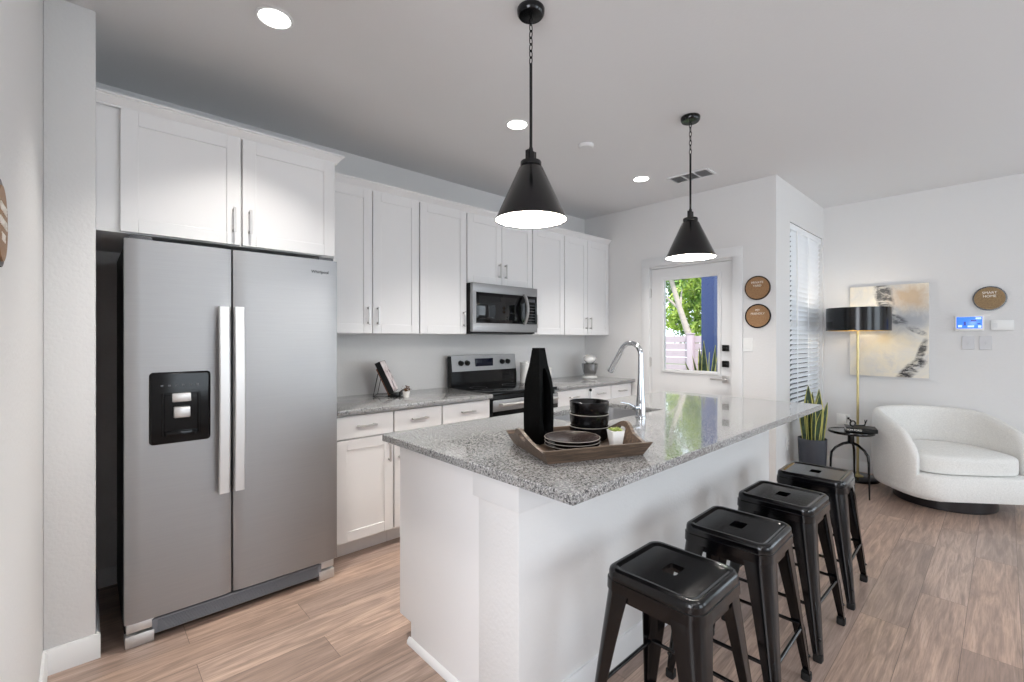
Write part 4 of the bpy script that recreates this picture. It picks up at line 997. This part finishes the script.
# ------------------------------------------------------------------ switches, outlets, thermostat
def plate(name, label, cat, p, axis, w_, h_, m='white_plastic', kind='rocker', group=None):
    s = thing(name, label, cat, p, group=group)
    d = (-1, 0) if axis == 'x' else (0, -1)
    def bx(bm, a0, a1, b0, b1, t0, t1, bev=0):
        if axis == 'x': box(bm, -t1, -t0, a0, a1, b0, b1, bev, 1)
        else: box(bm, a0, a1, -t1, -t0, b0, b1, bev, 1)
    bm = B(); bx(bm, -w_ / 2, w_ / 2, -h_ / 2, h_ / 2, 0.0005, .006, .002); obj('plate', bm, m, s, local=True)
    if kind == 'rocker':
        bm = B(); bx(bm, -.016, .016, -.033, .033, .006, .009, .001); obj('rocker', bm, m, s, local=True)
    elif kind == 'toggle':
        bm = B(); bx(bm, -.006, .006, -.012, .012, .006, .016, .001); obj('toggle', bm, 'greyplate', s, local=True)
    elif kind == 'outlet':
        for z in (-.02, .02):
            bm = B(); bx(bm, -.016, .016, z - .014, z + .014, .006, .0085, .001); k_ = obj('socket', bm, m, s, local=True)
            bm = B(); bx(bm, -.008, -.005, z - .004, z + .006, .0086, .0089); bx(bm, .005, .008, z - .004, z + .006, .0086, .0089); obj('slots', bm, 'blackplastic', k_, local=True)
    return s
plate('light_switch', 'white light switch plate below the two round signs', 'switch', (XD, 1.532, 1.285), 'x', .078, .118)
th = thing('thermostat', 'white wall thermostat with a lit blue screen', 'thermostat', (XP, .216, 1.473))
bm = B(); box(bm, -.026, -.0005, -.092, .092, -.066, .066, .006); obj('case', bm, 'white_plastic', th, local=True)
bm = B(); box(bm, -.0275, -.0262, -.080, .080, -.045, .055, .001); sc_ = obj('screen', bm, 'screen', th, local=True)
bm = B()
for (a0, a1, b0, b1) in ((.02, .035, -.02, .015), (-.045, -.01, .015, .03), (-.07, -.05, -.01, .0)): box(bm, -.0282, -.0276, a0, a1, b0, b1)
obj('digits', bm, 'screendark', sc_, local=True)
bm = B()
for (a0, a1, b0, b1) in ((-.075, -.04, .035, .05), (-.03, .01, -.035, -.02), (.045, .07, -.035, -.015), (-.075, -.055, -.04, -.02)): box(bm, -.0282, -.0276, a0, a1, b0, b1)
obj('icons', bm, 'screenpale', sc_, local=True)
cpn = thing('control_panel', 'plain white panel on the wall right of the thermostat', 'panel', (XP, .017, 1.452))
bm = B(); box(bm, -.022, -.0005, -.068, .068, -.042, .042, .004); obj('case', bm, 'white_plastic', cpn, local=True)
bm = B()
for k in range(5): box(bm, -.0226, -.0219, .03 + .006 * k, .032 + .006 * k, -.02, .02)
obj('grille', bm, 'greyplate', cpn, local=True)
plate('light_switch', 'left switch plate of the pair under the thermostat', 'switch', (XP, .224, 1.300), 'x', .078, .118, 'greyplate', 'toggle')
plate('light_switch', 'right switch plate of the pair under the thermostat', 'switch', (XP, .116, 1.300), 'x', .078, .118, 'greyplate', 'toggle')
plate('wall_outlet', 'white outlet low on the wall under the tall window', 'outlet', (4.545, YO, .415), 'y', .072, .116, 'white_plastic', 'outlet')
ou = plate('wall_outlet', 'white outlet with a plug adapter behind the side table', 'outlet', (XP, 1.135, .505), 'x', .115, .118, 'white_plastic', 'none')
bm = B(); box(bm, -.045, -.006, -.03, .035, -.05, .05, .005); obj('adapter', bm, 'white_plastic', ou, local=True)
bm = B(); box(bm, -.03, -.006, -.055, -.038, .01, .03, .003); obj('plug', bm, 'blackplastic', ou, local=True)

# ------------------------------------------------------------------ painting
pa = thing('painting', 'abstract cream, grey and black canvas hanging behind the floor lamp', 'painting', (XP, .775, 1.412))
bm = B(); box(bm, -.040, -.004, -.297, .297, -.441, .441, .002); o = obj('canvas', bm, 'canvas', pa, local=True)
bm = B(); frame(bm, 'x', -.036, -.003, -.3015, .3015, -.4455, .4455, .004); obj('frame', bm, 'nickel', pa, local=True)

# ------------------------------------------------------------------ floor lamp
LX, LY = 5.396, .958
fl = thing('floor_lamp', 'brass floor lamp with wide black drum shade in the corner', 'lamp', (LX, LY, 0))
bm = B(); lathe(bm, [(0, 0), (.165, 0), (.168, .006), (.166, .024), (.160, .028), (0, .028)], n=48); obj('base', bm, 'blackgloss', fl, local=True)
bm = B(); lathe(bm, [(0, .0285), (.045, .0285), (.045, .036), (.016, .046), (.012, .06), (0, .06)], n=28); obj('pole_collar', bm, 'gold', fl, local=True)
bm = B(); cyl(bm, (0, 0, .05), (0, 0, 1.50), .0105, n=16); obj('pole', bm, 'gold', fl, local=True)
z0, z1, rs = 1.412, 1.628, .252
bm = B(); lathe(bm, [(rs - .0025, z0), (rs, z0), (rs, z1), (rs - .0025, z1)], n=64); sh = obj('shade', bm, 'black', fl, local=True)
bm = B(); lathe(bm, [(rs - .0028, z0 + .001), (rs - .0028, z1 - .001)], n=64); obj('shade_lining', bm, 'goldlining', sh, local=True)
bm = B()
for k in range(3):
    a = 2 * PI * k / 3; tube(bm, [(0, 0, z0 + .06), (math.cos(a) * (rs - .003), math.sin(a) * (rs - .003), z0 + .06)], .0025, 6)
obj('shade_spider', bm, 'gold', fl, local=True)
bm = B(); lathe(bm, [(0, 1.49), (.014, 1.50), (.016, 1.52), (.030, 1.55), (.028, 1.575), (0, 1.592)], n=20); obj('bulb', bm, 'bulb', fl, local=True)
lamp('floor_lamp_light', 'POINT', (LX, LY, 1.605), 2.2, (1, .95, .88), shadow_soft_size=.03)
lamp('floor_lamp_light', 'POINT', (LX + .05, LY - .02, 1.46), .4, (1, .90, .72), shadow_soft_size=.03)

# ------------------------------------------------------------------ side table
Rv = Vector((math.cos(-YAW), math.sin(-YAW), 0)); Fv = Vector((math.sin(YAW), math.cos(YAW), 0))
tcn = Rv * 2.919 + Fv * 3.955
tb = thing('side_table', 'small round black side table on three slim legs beside the armchair', 'table', (tcn.x, tcn.y, 0), -YAW)
bm = B(); lathe(bm, [(0, .525), (.158, .525), (.165, .529), (.167, .537), (.165, .546), (.160, .548), (.156, .544), (0, .544)], n=56); obj('tabletop', bm, 'black', tb, local=True)
bm = B(); lathe(bm, [(0, .43), (.022, .435), (.024, .45), (.024, .5245), (0, .5245)], n=24); obj('hub', bm, 'black', tb, local=True)
for a in (165, 285, 45):
    s, c = math.sin(math.radians(a)), math.cos(math.radians(a)); d = Vector((s, c, 0))
    pts = [(d * .012) + Vector((0, 0, .445)), d * .06 + Vector((0, 0, .432)), d * .115 + Vector((0, 0, .398)), d * .146 + Vector((0, 0, .355)), d * .152 + Vector((0, 0, .30)), d * .158 + Vector((0, 0, .0))]
    bm = B(); tube(bm, pts, [.012, .011, .010, .010, .009, .0055], 12); obj('leg', bm, 'black', tb, local=True)
bk = thing('book', 'black hardback book with white spine lettering lying on the side table', 'book', tuple(tcn + Rv * .058 - Fv * .03 + Vector((0, 0, .5485))), -YAW - math.radians(31))
bm = B(); box(bm, -.105, .105, -.08, .08, .0045, .0295); obj('pages', bm, 'paper', bk, local=True)
bm = B(); box(bm, -.108, .108, -.084, .084, .0, .0045, .001, 1); box(bm, -.108, .108, -.084, .084, .0295, .034, .001, 1); box(bm, -.108, .108, -.088, -.081, .0, .034, .002, 1); obj('cover', bm, 'blackplastic', bk, local=True)
text('lettering', 'TOM FORD', .021, 'letter', bk, (-.052, -.0886, .017), (PI / 2, 0, 0), .0004, 1.0)
kn = thing('sculpture', 'small black metal knot sculpture lying on the book', 'sculpture', tuple(tcn + Rv * .045 - Fv * .02 + Vector((0, 0, .5828))), -YAW)
bm = B(); tube(bm, [(-.045 + .022 * math.cos(2 * PI * k / 20), .0, .028 + .022 * math.sin(2 * PI * k / 20)) for k in range(20)], .0062, 10, loop=True); tube(bm, [(-.062 , .0, .05), (-.068, 0, .062)], [.006, .008], 10); obj('ring', bm, 'black', kn, local=True)
bm = B(); tube(bm, [(-.025, 0, .012), (.02, .004, .010), (.06, 0, .010)], .0065, 10); obj('bar', bm, 'black', kn, local=True)
bm = B()
tube(bm, [(.050, -.006, .010), (.056, -.008, .03), (.050, -.010, .06)], [.006, .005, .003], 10); tube(bm, [(.060, .006, .010), (.072, .008, .035), (.084, .008, .058)], [.006, .005, .003], 10); obj('prongs', bm, 'black', kn, local=True)

# ------------------------------------------------------------------ snake plants
def tallpot(b_): lathe(b_, [(0, 0), (.086, 0), (.090, .006), (.108, .468), (.108, .480), (.101, .480), (.099, .44), (0, .438)], n=48)
snake_plant('snake_plant', 'tall striped snake plant in a charcoal pot under the blind window', (4.60, 1.135, 0),
    [(.3, .03, .44, .01, .044), (1.4, .035, .40, .01, .046), (2.5, .03, .50, .01, .050), (3.6, .04, .36, .02, .044), (4.6, .045, .43, .01, .048), (5.5, .045, .47, .01, .048), (0.9, .065, .33, .03, .036), (2.2, .06, .34, .03, .036), (3.9, .065, .30, .06, .034), (5.2, .07, .36, .04, .036), (5.9, .065, .34, .05, .030), (3.0, .05, .38, .04, .036)], tallpot, (.0985, .445))
def lowpot(b_): lathe(b_, [(0, 0), (.14, 0), (.145, .006), (.18, .36), (.18, .375), (.168, .375), (.165, .34), (0, .338)], n=40)
snake_plant('snake_plant', 'yellow-edged snake plant in a pot outside the glazed door', (5.42, 2.415, -.02),
    [(.2, .05, .86, .05, .050), (1.2, .05, .92, .08, .052), (2.2, .05, .82, .12, .048), (3.2, .05, .97, .06, .052), (4.2, .05, .86, .14, .048), (5.2, .05, .95, .04, .052), (0.7, .09, .80, .18, .044), (2.8, .09, .76, .26, .042), (4.8, .09, .80, .22, .044), (1.8, .02, 1.0, .02, .052)], lowpot, (.164, .345))
# ------------------------------------------------------------------ armchair
ac = thing('armchair', 'ivory upholstered barrel swivel armchair in the living room', 'armchair', tuple(Rv * 3.565 + Fv * 3.80), -YAW - math.radians(7))
bm = B(); lathe(bm, [(0, 0), (.315, 0), (.32, .006), (.32, .095), (.31, .10), (0, .10)], n=56); obj('swivel_plinth', bm, 'plinth', ac, local=True)
HW, HD = .455, .43
def outline(a, k=1.0):
    """a = 0 at the back (+y), ±pi towards the front; squarer towards the front"""
    s, c = math.sin(a), math.cos(a)
    p = 2.3 if c >= 0 else 4.2
    rr = (abs(s) ** p + abs(c) ** p) ** (-1 / p)
    return s * rr * HW * k, c * rr * HD * k
bm = B(); NA = 44; A0 = math.radians(130); L = []
for k in range(NA + 1):
    a = -A0 + 2 * A0 * k / NA; f = abs(a) / A0
    h = .735 - .02 * f - .14 * max(0, (f - .45) / .55) ** 1.5 - .13 * max(0, (f - .86) / .14) ** 2
    ox, oy = outline(a); n_ = Vector((ox / HW ** 2, oy / HD ** 2, 0)).normalized()
    th = .080 + .01 * f
    def at(off, z): return (ox - n_.x * off, oy - n_.y * off, z)
    row = [at(.055, .112), at(.015, .125), at(.0, .20), at(-.004, .40), at(.0, h - .06), at(.012, h - .018), at(.035, h), at(th - .03, h), at(th - .008, h - .018), at(th, h - .06), at(th, .42), at(th, .25)]
    L.append([bm.verts.new(p) for p in row])
bridge(bm, L, caps=True)
obj('shell', bm, 'linen', ac, local=True, ang=70, mods=(subsurf(1),))
bm = B(); L = []
def dshape(k, fr=1.0, n=40):
    pts = []
    for q in range(n):
        a = 2 * PI * q / n; x, y = outline(a, k); pts.append((x, max(y, -HD * fr)))
    return pts
def stackd(specs):
    bm = B(); L = [[bm.verts.new((x, y + dy, z)) for x, y in dshape(k, fr)] for k, fr, z, dy in specs]; bridge(bm, L); return bm
obj('seat_base', stackd([(.90, .85, .105, 0), (.96, .91, .113, 0), (.985, .925, .15, 0), (.985, .925, .283, 0), (.965, .91, .292, 0)]), 'linen', ac, local=True, ang=60)
obj('seat_cushion', stackd([(.76, .87, .296, 0), (.80, .905, .302, 0), (.81, .915, .33, 0), (.81, .915, .405, 0), (.795, .90, .428, 0), (.70, .80, .440, 0), (.4, .5, .448, 0)]), 'linen', ac, local=True, ang=60, mods=(subsurf(1),))
